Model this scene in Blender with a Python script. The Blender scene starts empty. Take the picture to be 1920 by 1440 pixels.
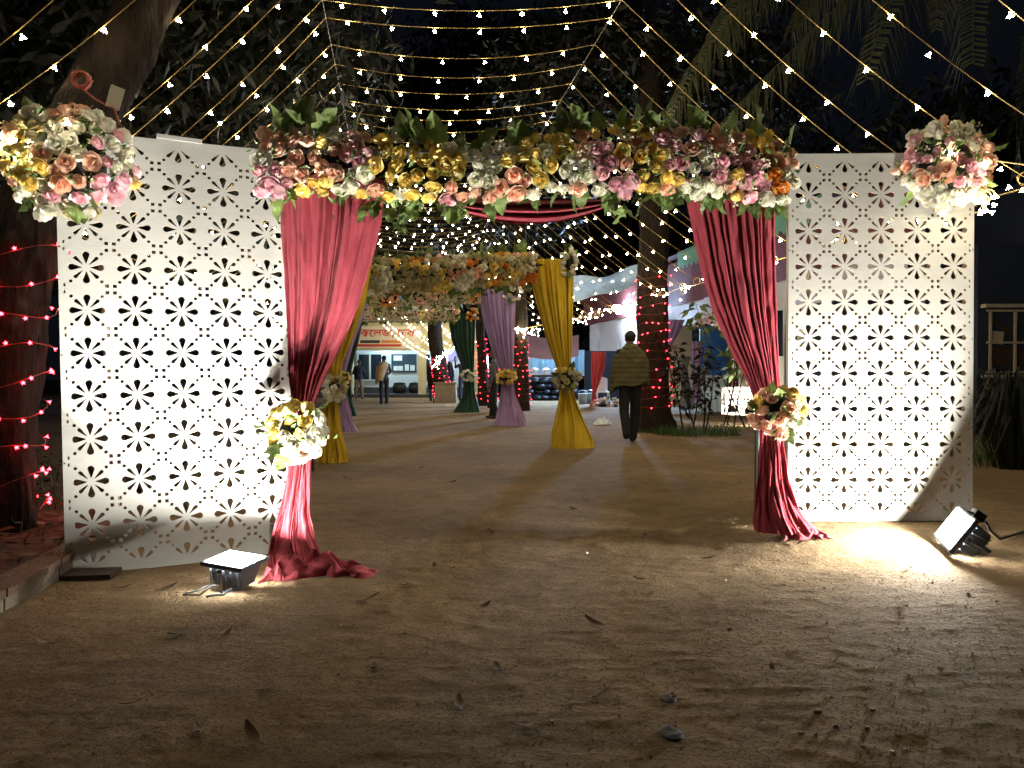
import bpy, bmesh, math, random
import numpy as np
from mathutils import Vector, Matrix, Quaternion

rnd = random.Random(7)
PI = math.pi
scene = bpy.context.scene
COL = scene.collection

# ------------------------------------------------------------------ camera, world, exposure
CAM_H = 1.07
F = 1400.0            # focal length in pixels of a 1920 wide picture
cam = bpy.data.cameras.new('camera')
cam.sensor_width = 36.0
cam.lens = F / 1920.0 * 36.0
cam.clip_start = 0.05
cam.clip_end = 400.0
camo = bpy.data.objects.new('camera', cam)
COL.objects.link(camo)
camo.location = (0, 0, CAM_H)
camo.rotation_euler = (math.radians(90.0 - 0.818), 0, 0)
scene.camera = camo

w = bpy.data.worlds.new('World')
scene.world = w
w.use_nodes = True
bg = w.node_tree.nodes['Background']
bg.inputs['Color'].default_value = (0.30, 0.38, 0.62, 1)
bg.inputs['Strength'].default_value = 0.0045

scene.view_settings.view_transform = 'Standard'
scene.view_settings.look = 'None'
scene.view_settings.gamma = 1.0
scene.view_settings.use_curve_mapping = False
scene.view_settings.exposure = 1.0
scene.cycles.use_denoising = True
scene.cycles.sample_clamp_indirect = 6.0
scene.cycles.max_bounces = 6
scene.cycles.diffuse_bounces = 4
scene.cycles.use_light_tree = True

# light levels
FLOOD_A_W, FLOOD_B_W = 135.0, 125.0      # spot inside each floodlight
LENS_E = 440.0                          # glowing glass of the floodlights
BULB_E = 100.0                          # warm string bulbs
RED_E = 30.0
MAST_W = 2300.0                         # cold lamp on the marquee
TUBE_E = 85.0


def P(px, py, d):
    """point seen at picture position (px, py) that lies d metres ahead"""
    return Vector(((px - 960.0) / F * d, d, CAM_H + (700.0 - py) / F * d))


def lerp(a, b, t):
    return a + (b - a) * t


def interp(x, xs, ys):
    return float(np.interp(x, xs, ys))


# ------------------------------------------------------------------ numeric noise
def vnoise(x, y, seed=0):
    x = np.asarray(x, dtype=np.float64)
    y = np.asarray(y, dtype=np.float64)
    xi = np.floor(x).astype(np.int64)
    yi = np.floor(y).astype(np.int64)
    fx = x - xi
    fy = y - yi
    fx = fx * fx * (3 - 2 * fx)
    fy = fy * fy * (3 - 2 * fy)

    def h(a, b):
        v = (a * 374761393 + b * 668265263 + seed * 1442695041) & 0x7fffffff
        v = ((v ^ (v >> 13)) * 1274126177) & 0x7fffffff
        v = (v ^ (v >> 16)) & 0xffff
        return v / 65535.0 * 2 - 1
    return (h(xi, yi) * (1 - fx) + h(xi + 1, yi) * fx) * (1 - fy) + (h(xi, yi + 1) * (1 - fx) + h(xi + 1, yi + 1) * fx) * fy


def ground_h(x, y):
    x = np.asarray(x, dtype=np.float64)
    y = np.asarray(y, dtype=np.float64)
    h = 0.010 * vnoise(x * 0.7, y * 0.7, 1) + 0.0035 * vnoise(x * 2.1, y * 2.6, 2) + 0.002 * vnoise(x * 5.0, y * 7.0, 3)
    h = h + 0.0018 * vnoise(x * 11.0, y * 17.0, 4) * (y < 14)
    sx = np.clip((x - 0.9) / 0.9, 0, 1)
    sy = np.clip((y - 4.15) / 0.5, 0, 1) * np.clip((9.0 - y) / 2.5, 0, 1)
    h = h + 0.075 * sx * sx * (3 - 2 * sx) * sy
    # low crumbly bank in the gateway
    bank = np.exp(-(((y - 4.95 - 0.1 * vnoise(x * 2.2, x * 0.0, 9)) / 0.18) ** 2)) * np.exp(-(((x - 0.75) / 0.9) ** 2))
    h = h + bank * (0.035 + 0.03 * vnoise(x * 7, y * 9, 5))
    near = np.clip((6.5 - y) / 1.5, 0, 1)
    a1 = vnoise(x * 6 + 3 * vnoise(x * 1.3, y * 1.3, 31), y * 15 + 3 * vnoise(x * 1.1, y * 1.7, 32), 33)
    h = h + near * 0.0036 * (1 - np.abs(a1)) ** 5
    a2 = vnoise(x * 14, y * 24, 34)
    h = h + near * 0.0035 * np.maximum(0, a2 - 0.25)
    lx = np.exp(-(((x + 1.9) / 0.9) ** 2) - (((y - 4.3) / 0.8) ** 2))
    h = h - 0.035 * lx
    return h


def gz(x, y):
    return float(ground_h(np.array([x]), np.array([y]))[0])


# ------------------------------------------------------------------ materials
def new_mat(name):
    m = bpy.data.materials.new(name)
    m.use_nodes = True
    return m, m.node_tree, m.node_tree.nodes['Principled BSDF']


def pbr(name, col, rough=0.7, var=0.25, scale=6.0, bump=0.0, bscale=40.0, metal=0.0, sheen=0.0, stretch=(1, 1, 1),
        rand=0.0, spec=0.35, trans=0.0, detail=5.0):
    m, nt, b = new_mat(name)
    N, L = nt.nodes, nt.links
    b.inputs['Roughness'].default_value = rough
    b.inputs['Metallic'].default_value = metal
    b.inputs['Specular IOR Level'].default_value = spec
    if sheen:
        b.inputs['Sheen Weight'].default_value = sheen
        b.inputs['Sheen Roughness'].default_value = 0.4
    tc = N.new('ShaderNodeTexCoord')
    mp = N.new('ShaderNodeMapping')
    mp.inputs['Scale'].default_value = stretch
    L.new(tc.outputs['Object'], mp.inputs['Vector'])
    ns = N.new('ShaderNodeTexNoise')
    ns.inputs['Scale'].default_value = scale
    ns.inputs['Detail'].default_value = detail
    L.new(mp.outputs['Vector'], ns.inputs['Vector'])
    mix = N.new('ShaderNodeMix')
    mix.data_type = 'RGBA'
    lo = [c * (1 - var) for c in col]
    hi = [min(1, c * (1 + var)) for c in col]
    mix.inputs[6].default_value = (*lo, 1)
    mix.inputs[7].default_value = (*hi, 1)
    L.new(ns.outputs['Fac'], mix.inputs[0])
    out = mix.outputs[2]
    if rand:
        oi = N.new('ShaderNodeObjectInfo')
        mr = N.new('ShaderNodeMapRange')
        mr.inputs['To Min'].default_value = 1 - rand
        mr.inputs['To Max'].default_value = 1 + rand
        L.new(oi.outputs['Random'], mr.inputs['Value'])
        hs = N.new('ShaderNodeHueSaturation')
        L.new(mr.outputs['Result'], hs.inputs['Value'])
        L.new(out, hs.inputs['Color'])
        out = hs.outputs['Color']
    L.new(out, b.inputs['Base Color'])
    if bump:
        n2 = N.new('ShaderNodeTexNoise')
        n2.inputs['Scale'].default_value = bscale
        n2.inputs['Detail'].default_value = 6
        L.new(mp.outputs['Vector'], n2.inputs['Vector'])
        bp = N.new('ShaderNodeBump')
        bp.inputs['Strength'].default_value = min(1.0, bump)
        bp.inputs['Distance'].default_value = 0.02 if bump < 1 else 0.06
        L.new(n2.outputs['Fac'], bp.inputs['Height'])
        L.new(bp.outputs['Normal'], b.inputs['Normal'])
    if trans:
        tr = N.new('ShaderNodeBsdfTranslucent')
        L.new(out, tr.inputs['Color'])
        ms = N.new('ShaderNodeMixShader')
        ms.inputs[0].default_value = trans
        L.new(b.outputs[0], ms.inputs[1])
        L.new(tr.outputs[0], ms.inputs[2])
        L.new(ms.outputs[0], N['Material Output'].inputs['Surface'])
    return m


def emit(name, col, strength, sampled=True):
    m, nt, b = new_mat(name)
    b.inputs['Base Color'].default_value = (*[c * 0.8 for c in col], 1)
    b.inputs['Emission Color'].default_value = (*col, 1)
    b.inputs['Emission Strength'].default_value = strength
    if not sampled:
        m.cycles.emission_sampling = 'NONE'
    return m


def rose_mat(name, outer, inner):
    m, nt, b = new_mat(name)
    N, L = nt.nodes, nt.links
    tc = N.new('ShaderNodeTexCoord')
    sx = N.new('ShaderNodeVectorMath')
    sx.operation = 'MULTIPLY'
    sx.inputs[1].default_value = (1, 1, 0)
    L.new(tc.outputs['Object'], sx.inputs[0])
    ln = N.new('ShaderNodeVectorMath')
    ln.operation = 'LENGTH'
    L.new(sx.outputs[0], ln.inputs[0])
    mr = N.new('ShaderNodeMapRange')
    mr.inputs['From Max'].default_value = 0.032
    L.new(ln.outputs['Value'], mr.inputs['Value'])
    mix = N.new('ShaderNodeMix')
    mix.data_type = 'RGBA'
    mix.inputs[6].default_value = (*inner, 1)
    mix.inputs[7].default_value = (*outer, 1)
    L.new(mr.outputs['Result'], mix.inputs[0])
    ns = N.new('ShaderNodeTexNoise')
    ns.inputs['Scale'].default_value = 90
    ns.inputs['Detail'].default_value = 3
    L.new(tc.outputs['Object'], ns.inputs['Vector'])
    oi = N.new('ShaderNodeObjectInfo')
    ad = N.new('ShaderNodeMath')
    ad.operation = 'MULTIPLY_ADD'
    ad.inputs[1].default_value = 0.30
    L.new(oi.outputs['Random'], ad.inputs[0])
    m2 = N.new('ShaderNodeMapRange')
    m2.inputs['To Min'].default_value = 0.62
    m2.inputs['To Max'].default_value = 1.05
    L.new(ns.outputs['Fac'], m2.inputs['Value'])
    L.new(m2.outputs['Result'], ad.inputs[2])
    hs = N.new('ShaderNodeHueSaturation')
    L.new(mix.outputs[2], hs.inputs['Color'])
    L.new(ad.outputs[0], hs.inputs['Value'])
    L.new(hs.outputs['Color'], b.inputs['Base Color'])
    b.inputs['Roughness'].default_value = 0.75
    b.inputs['Specular IOR Level'].default_value = 0.10
    bp = N.new('ShaderNodeBump')
    bp.inputs['Strength'].default_value = 0.25
    bp.inputs['Distance'].default_value = 0.004
    L.new(ns.outputs['Fac'], bp.inputs['Height'])
    L.new(bp.outputs['Normal'], b.inputs['Normal'])
    tl = N.new('ShaderNodeBsdfTranslucent')
    L.new(hs.outputs['Color'], tl.inputs['Color'])
    ms = N.new('ShaderNodeMixShader')
    ms.inputs[0].default_value = 0.30
    L.new(b.outputs[0], ms.inputs[1])
    L.new(tl.outputs[0], ms.inputs[2])
    L.new(ms.outputs[0], N['Material Output'].inputs['Surface'])
    return m


# ------------------------------------------------------------------ mesh builder
class MB:
    def __init__(self):
        self.v, self.f, self.mi = [], [], []

    def add(self, verts, faces, mi=0):
        o = len(self.v)
        self.v.extend([tuple(p) for p in verts])
        for f in faces:
            self.f.append(tuple(i + o for i in f))
            self.mi.append(mi)
        return self

    def box(self, c, s, M=None, taper=1.0, mi=0, bev=0.0):
        hx, hy, hz = s[0] / 2, s[1] / 2, s[2] / 2
        pts = []
        for z, k in ((-hz, 1.0), (hz, taper)):
            for x, y in ((-1, -1), (1, -1), (1, 1), (-1, 1)):
                pts.append(Vector((x * hx * k, y * hy * k, z)))
        if M is not None:
            pts = [M @ p for p in pts]
        c = Vector(c)
        pts = [p + c for p in pts]
        return self.add(pts, [(3, 2, 1, 0), (4, 5, 6, 7), (0, 1, 5, 4), (1, 2, 6, 5), (2, 3, 7, 6), (3, 0, 4, 7)], mi)

    def tube(self, path, r, seg=8, caps=True, mi=0, flat=1.0):
        path = [Vector(p) for p in path]
        n = len(path)
        rs = [r] * n if not hasattr(r, '__len__') else list(r)
        ref = None
        verts, faces = [], []
        for i, p in enumerate(path):
            t = (path[min(i + 1, n - 1)] - path[max(i - 1, 0)])
            if t.length < 1e-9:
                t = Vector((0, 0, 1))
            t.normalize()
            if ref is None:
                ref = Vector((1, 0, 0)) if abs(t.x) < 0.8 else Vector((0, 1, 0))
            a = ref - t * ref.dot(t)
            if a.length < 1e-6:
                a = t.orthogonal()
            a.normalize()
            ref = a
            b = t.cross(a)
            for k in range(seg):
                an = 2 * PI * k / seg
                verts.append(p + a * (math.cos(an) * rs[i]) + b * (math.sin(an) * rs[i] * flat))
        for i in range(n - 1):
            for k in range(seg):
                k2 = (k + 1) % seg
                faces.append((i * seg + k, i * seg + k2, (i + 1) * seg + k2, (i + 1) * seg + k))
        if caps:
            faces.append(tuple(reversed(range(seg))))
            faces.append(tuple((n - 1) * seg + k for k in range(seg)))
        return self.add(verts, faces, mi)

    def ell(self, c, r, nu=10, nv=7, mi=0, M=None):
        c = Vector(c)
        verts = [Vector((0, 0, -r[2]))]
        for j in range(1, nv):
            ph = -PI / 2 + PI * j / nv
            for i in range(nu):
                th = 2 * PI * i / nu
                verts.append(Vector((r[0] * math.cos(ph) * math.cos(th), r[1] * math.cos(ph) * math.sin(th), r[2] * math.sin(ph))))
        verts.append(Vector((0, 0, r[2])))
        faces = []
        for i in range(nu):
            faces.append((0, 1 + (i + 1) % nu, 1 + i))
        for j in range(nv - 2):
            for i in range(nu):
                a = 1 + j * nu
                faces.append((a + i, a + (i + 1) % nu, a + nu + (i + 1) % nu, a + nu + i))
        a = 1 + (nv - 2) * nu
        for i in range(nu):
            faces.append((a + i, a + (i + 1) % nu, len(verts) - 1))
        if M is not None:
            verts = [M @ p for p in verts]
        return self.add([p + c for p in verts], faces, mi)

    def lathe(self, prof, c=(0, 0, 0), seg=16, mi=0):
        """prof: (radius, z) from bottom to top"""
        c = Vector(c)
        verts, faces = [], []
        for r, z in prof:
            for k in range(seg):
                a = 2 * PI * k / seg
                verts.append(c + Vector((r * math.cos(a), r * math.sin(a), z)))
        for i in range(len(prof) - 1):
            for k in range(seg):
                k2 = (k + 1) % seg
                faces.append((i * seg + k, i * seg + k2, (i + 1) * seg + k2, (i + 1) * seg + k))
        return self.add(verts, faces, mi)

    def grid(self, pts, mi=0):
        """pts[row][col]"""
        nr, nc = len(pts), len(pts[0])
        verts = [p for row in pts for p in row]
        faces = [(i * nc + j, i * nc + j + 1, (i + 1) * nc + j + 1, (i + 1) * nc + j) for i in range(nr - 1) for j in range(nc - 1)]
        return self.add(verts, faces, mi)

    def mesh(self, name, mats, smooth=False):
        me = bpy.data.meshes.new(name)
        me.from_pydata(self.v, [], self.f)
        if not isinstance(mats, (list, tuple)):
            mats = [mats]
        for m in mats:
            me.materials.append(m)
        if len(mats) > 1:
            me.polygons.foreach_set('material_index', self.mi)
        if smooth:
            me.polygons.foreach_set('use_smooth', [True] * len(me.polygons))
        me.update()
        return me

    def build(self, name, mats, parent=None, smooth=False, loc=(0, 0, 0)):
        return ob(name, self.mesh(name, mats, smooth), parent, loc)


def ob(name, data, parent=None, loc=(0, 0, 0), rot=None, scale=None):
    o = bpy.data.objects.new(name, data)
    COL.objects.link(o)
    o.location = loc
    if rot is not None:
        if isinstance(rot, Quaternion):
            o.rotation_mode = 'QUATERNION'
            o.rotation_quaternion = rot
        else:
            o.rotation_euler = rot
    if scale is not None:
        o.scale = (scale, scale, scale) if not hasattr(scale, '__len__') else scale
    if parent is not None:
        o.parent = parent
    return o


def tag(o, label=None, cat=None, group=None, kind=None):
    if label:
        o['label'] = label
    if cat:
        o['category'] = cat
    if group:
        o['group'] = group
    if kind:
        o['kind'] = kind
    return o


def thing(name, label, cat, loc=(0, 0, 0), group=None, rz=0.0):
    o = bpy.data.objects.new(name, None)
    COL.objects.link(o)
    o.location = loc
    o.rotation_euler = (0, 0, rz)
    o.empty_display_size = 0.1
    return tag(o, label, cat, group)


# ------------------------------------------------------------------ material library
M = {}
M['white_board'] = pbr('white_board', (0.43, 0.425, 0.395), 0.5, 0.14, 2.6, 0.15, 35, stretch=(1, 4, 1), detail=9)
M['board_edge'] = pbr('board_edge', (0.42, 0.36, 0.27), 0.7, 0.3, 12)
M['crimson'] = pbr('crimson_cloth', (0.275, 0.046, 0.062), 0.9, 0.16, 14, 0.35, 120, spec=0.06, sheen=0.05)
M['mustard'] = pbr('mustard_cloth', (0.60, 0.41, 0.03), 0.72, 0.12, 5, 0.2, 120, spec=0.12, sheen=0.2)
M['lilac'] = pbr('lilac_cloth', (0.36, 0.25, 0.50), 0.72, 0.12, 5, 0.2, 120, spec=0.12, sheen=0.2)
M['bottle'] = pbr('bottle_green_cloth', (0.007, 0.038, 0.024), 0.6, 0.15, 5, 0.2, 120, spec=0.12, sheen=0.2)
M['red_cloth'] = pbr('red_cloth', (0.55, 0.07, 0.08), 0.75, 0.12, 5)
M['black'] = pbr('black_metal', (0.02, 0.022, 0.025), 0.45, 0.3, 20, 0.1, 80)
M['flood_body'] = pbr('flood_body', (0.016, 0.020, 0.025), 0.5, 0.35, 9, 0.15, 60)
M['iron'] = pbr('dark_iron', (0.03, 0.028, 0.026), 0.5, 0.3, 14)
M['lens'] = emit('flood_lens', (1.0, 0.965, 0.88), LENS_E)
M['bulb'] = emit('warm_bulb', (1.0, 0.83, 0.53), BULB_E)
M['bulb_soft'] = emit('warm_bulb_far', (1.0, 0.82, 0.50), BULB_E)
M['redbulb'] = emit('red_bulb', (1.0, 0.016, 0.026), RED_E)
M['wire'] = pbr('yellow_wire', (0.36, 0.25, 0.09), 0.5, 0.15, 30)
M['dark_wire'] = pbr('grey_wire', (0.16, 0.15, 0.13), 0.6, 0.2, 30)
M['red_wire'] = pbr('dark_red_wire', (0.22, 0.03, 0.03), 0.6, 0.2, 30)
M['orange_cable'] = pbr('orange_cable', (0.26, 0.05, 0.03), 0.5, 0.15, 30)
M['white_plastic'] = pbr('white_plastic', (0.70, 0.69, 0.62), 0.45, 0.08, 8)
M['bark'] = pbr('bark', (0.018, 0.0125, 0.0092), 0.95, 0.8, 26, 1.0, 24, stretch=(1, 1, 0.22), spec=0.15)
M['bark2'] = pbr('bark_grey', (0.021, 0.016, 0.012), 0.95, 0.7, 20, 1.0, 20, stretch=(1, 1, 0.3), spec=0.15)
M['leaf'] = pbr('ivy_leaf', (0.125, 0.185, 0.050), 0.5, 0.55, 26, 0.3, 60, rand=0.4, trans=0.15)
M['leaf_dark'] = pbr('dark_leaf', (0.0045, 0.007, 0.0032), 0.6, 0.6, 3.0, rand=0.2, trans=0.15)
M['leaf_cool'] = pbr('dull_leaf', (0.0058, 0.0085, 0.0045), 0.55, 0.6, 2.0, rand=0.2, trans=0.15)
M['frond'] = pbr('frond_green', (0.055, 0.060, 0.030), 0.6, 0.5, 4.0, trans=0.1)
M['dry_leaf'] = pbr('dry_leaf', (0.085, 0.048, 0.024), 0.8, 0.6, 30, rand=0.5)
M['filler'] = pbr('filler_green', (0.10, 0.17, 0.045), 0.7, 0.5, 30)
M['filler_white'] = pbr('filler_white', (0.62, 0.60, 0.42), 0.7, 0.25, 30)
M['kerb_top'] = pbr('kerb_terracotta', (0.105, 0.068, 0.046), 0.85, 0.4, 9, 0.5, 45)
M['kerb_side'] = pbr('kerb_concrete', (0.15, 0.125, 0.095), 0.9, 0.4, 9, 0.5, 45)
M['soil'] = pbr('bed_soil', (0.055, 0.028, 0.018), 0.95, 0.6, 9, 0.9, 22)
M['grass'] = pbr('grass_blades', (0.05, 0.10, 0.025), 0.7, 0.5, 5)
M['skin'] = pbr('skin', (0.20, 0.10, 0.06), 0.6, 0.1, 10)
M['hair'] = pbr('black_hair', (0.010, 0.009, 0.008), 0.6, 0.3, 60, 0.4, 120)
M['black_cloth'] = pbr('black_cloth', (0.014, 0.014, 0.017), 0.85, 0.3, 15)
M['navy_cloth'] = pbr('navy_cloth', (0.022, 0.027, 0.042), 0.85, 0.3, 15)
M['khaki'] = pbr('khaki_cloth', (0.22, 0.19, 0.14), 0.85, 0.2, 15)
M['tan_shawl'] = pbr('tan_shawl', (0.30, 0.21, 0.11), 0.9, 0.2, 15)
M['grey_cloth'] = pbr('grey_cloth', (0.12, 0.12, 0.13), 0.9, 0.25, 10)
M['plaster_yellow'] = pbr('plaster_yellow', (0.56, 0.53, 0.34), 0.85, 0.12, 2.5, 0.2, 20)
M['plaster_white'] = pbr('plaster_white', (0.60, 0.66, 0.70), 0.85, 0.14, 2.0, 0.2, 20)
M['plaster_dark'] = pbr('plaster_dark', (0.055, 0.055, 0.06), 0.85, 0.25, 2.0)
M['roof'] = pbr('roof_slab', (0.20, 0.20, 0.15), 0.9, 0.3, 2)
M['sign_white'] = pbr('sign_white', (0.74, 0.70, 0.55), 0.7, 0.05, 2)
M['sign_red'] = pbr('sign_red', (0.55, 0.045, 0.03), 0.6, 0.05, 2)
M['sign_dark'] = pbr('sign_dark', (0.06, 0.045, 0.04), 0.6, 0.05, 2)
M['sign_orange'] = pbr('sign_orange', (0.65, 0.22, 0.07), 0.6, 0.05, 2)
M['glass'] = pbr('window_glass', (0.015, 0.022, 0.032), 0.08, 0.2, 2, spec=0.7)
M['alu'] = pbr('window_frame', (0.55, 0.58, 0.60), 0.45, 0.1, 5)
M['board_blue'] = pbr('notice_felt', (0.03, 0.05, 0.075), 0.8, 0.2, 5)
M['paper'] = pbr('paper', (0.66, 0.68, 0.70), 0.8, 0.1, 8)
M['maroon'] = pbr('maroon_cloth', (0.17, 0.055, 0.075), 0.85, 0.2, 3)
M['tent_white'] = pbr('tent_white', (0.56, 0.55, 0.62), 0.8, 0.10, 1.6, 0.15, 10)
M['tent_green'] = pbr('tent_green', (0.16, 0.42, 0.36), 0.7, 0.2, 3)
M['tarp'] = pbr('tarp', (0.42, 0.55, 0.66), 0.5, 0.35, 2.2, 0.3, 8, trans=0.35)
M['tarp_teal'] = pbr('tarp_teal', (0.10, 0.36, 0.42), 0.5, 0.35, 2.2, 0.3, 8, trans=0.35)
M['navy_wall'] = pbr('navy_wall', (0.025, 0.035, 0.065), 0.8, 0.25, 2)
M['blue_board'] = pbr('blue_board', (0.035, 0.14, 0.36), 0.6, 0.2, 1.2)
M['pink_tarp'] = pbr('pink_tarp', (0.45, 0.25, 0.26), 0.8, 0.2, 2)
M['blue_sheet'] = pbr('blue_sheet', (0.20, 0.42, 0.65), 0.5, 0.2, 3)
M['table_cloth'] = pbr('table_cloth', (0.62, 0.76, 0.82), 0.8, 0.12, 4, 0.3, 18)
M['cream_wall'] = pbr('cream_wall', (0.50, 0.45, 0.33), 0.85, 0.12, 3)
M['lattice'] = pbr('lattice_white', (0.74, 0.70, 0.60), 0.6, 0.08, 5)
M['bag'] = pbr('black_bag', (0.012, 0.014, 0.020), 0.35, 0.4, 9, 0.5, 25)
M['pot'] = pbr('soot_pot', (0.022, 0.022, 0.024), 0.5, 0.4, 9)
M['bucket'] = pbr('grey_bucket', (0.30, 0.36, 0.38), 0.5, 0.15, 9)
M['steel'] = pbr('steel', (0.55, 0.57, 0.58), 0.3, 0.1, 9, metal=0.8)
M['mast_lens'] = emit('cold_lamp_glass', (0.72, 0.88, 1.0), 140.0)
M['tube'] = emit('tube_light', (0.62, 0.88, 1.0), TUBE_E)
M['counter_lamp'] = emit('counter_lamp', (0.80, 0.95, 1.0), 30.0)
M['scrap'] = pbr('pale_scrap', (0.45, 0.36, 0.26), 0.8, 0.3, 30, rand=0.3)
M['clod'] = pbr('earth_clod', (0.21, 0.155, 0.10), 0.95, 0.5, 40)
M['plank'] = pbr('dark_plank', (0.055, 0.035, 0.025), 0.8, 0.4, 9, 0.4, 30)
M['rust'] = pbr('rusty_frame', (0.50, 0.44, 0.32), 0.7, 0.5, 8)
M['wood'] = pbr('chair_wood', (0.045, 0.022, 0.016), 0.45, 0.3, 12)
M['shirt_pattern'] = pbr('patterned_shirt', (0.10, 0.10, 0.11), 0.9, 0.9, 22)
M['poster'] = pbr('poster_print', (0.35, 0.28, 0.50), 0.7, 0.6, 7)


def shawl_mat():
    m, nt, b = new_mat('olive_shawl')
    N, L = nt.nodes, nt.links
    tc = N.new('ShaderNodeTexCoord')
    wv = N.new('ShaderNodeTexWave')
    wv.bands_direction = 'Z'
    wv.inputs['Scale'].default_value = 4.2
    wv.inputs['Distortion'].default_value = 0.6
    L.new(tc.outputs['Object'], wv.inputs['Vector'])
    ns = N.new('ShaderNodeTexNoise')
    ns.inputs['Scale'].default_value = 28
    L.new(tc.outputs['Object'], ns.inputs['Vector'])
    cr = N.new('ShaderNodeValToRGB')
    cr.color_ramp.elements[0].position = 0.0
    cr.color_ramp.elements[0].color = (0.15, 0.13, 0.055, 1)
    cr.color_ramp.elements[1].position = 0.9
    cr.color_ramp.elements[1].color = (0.125, 0.112, 0.050, 1)
    e = cr.color_ramp.elements.new(0.97)
    e.color = (0.060, 0.054, 0.028, 1)
    L.new(wv.outputs['Fac'], cr.inputs['Fac'])
    mx = N.new('ShaderNodeMix')
    mx.data_type = 'RGBA'
    mx.blend_type = 'MULTIPLY'
    mx.inputs[0].default_value = 0.6
    L.new(cr.outputs['Color'], mx.inputs[6])
    L.new(ns.outputs['Color'], mx.inputs[7])
    L.new(mx.outputs[2], b.inputs['Base Color'])
    b.inputs['Roughness'].default_value = 0.95
    return m


M['shawl'] = shawl_mat()

ROSE = {
    'yellow': rose_mat('rose_yellow', (0.95, 0.80, 0.30), (0.86, 0.58, 0.09)),
    'white': rose_mat('rose_white', (0.88, 0.86, 0.76), (0.78, 0.78, 0.58)),
    'cream': rose_mat('rose_cream', (0.66, 0.60, 0.38), (0.54, 0.47, 0.25)),
    'pink': rose_mat('rose_pink', (0.90, 0.62, 0.66), (0.76, 0.34, 0.42)),
    'peach': rose_mat('rose_peach', (0.92, 0.66, 0.52), (0.85, 0.40, 0.26)),
    'orange': rose_mat('rose_orange', (0.88, 0.42, 0.09), (0.78, 0.26, 0.03)),
}


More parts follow.
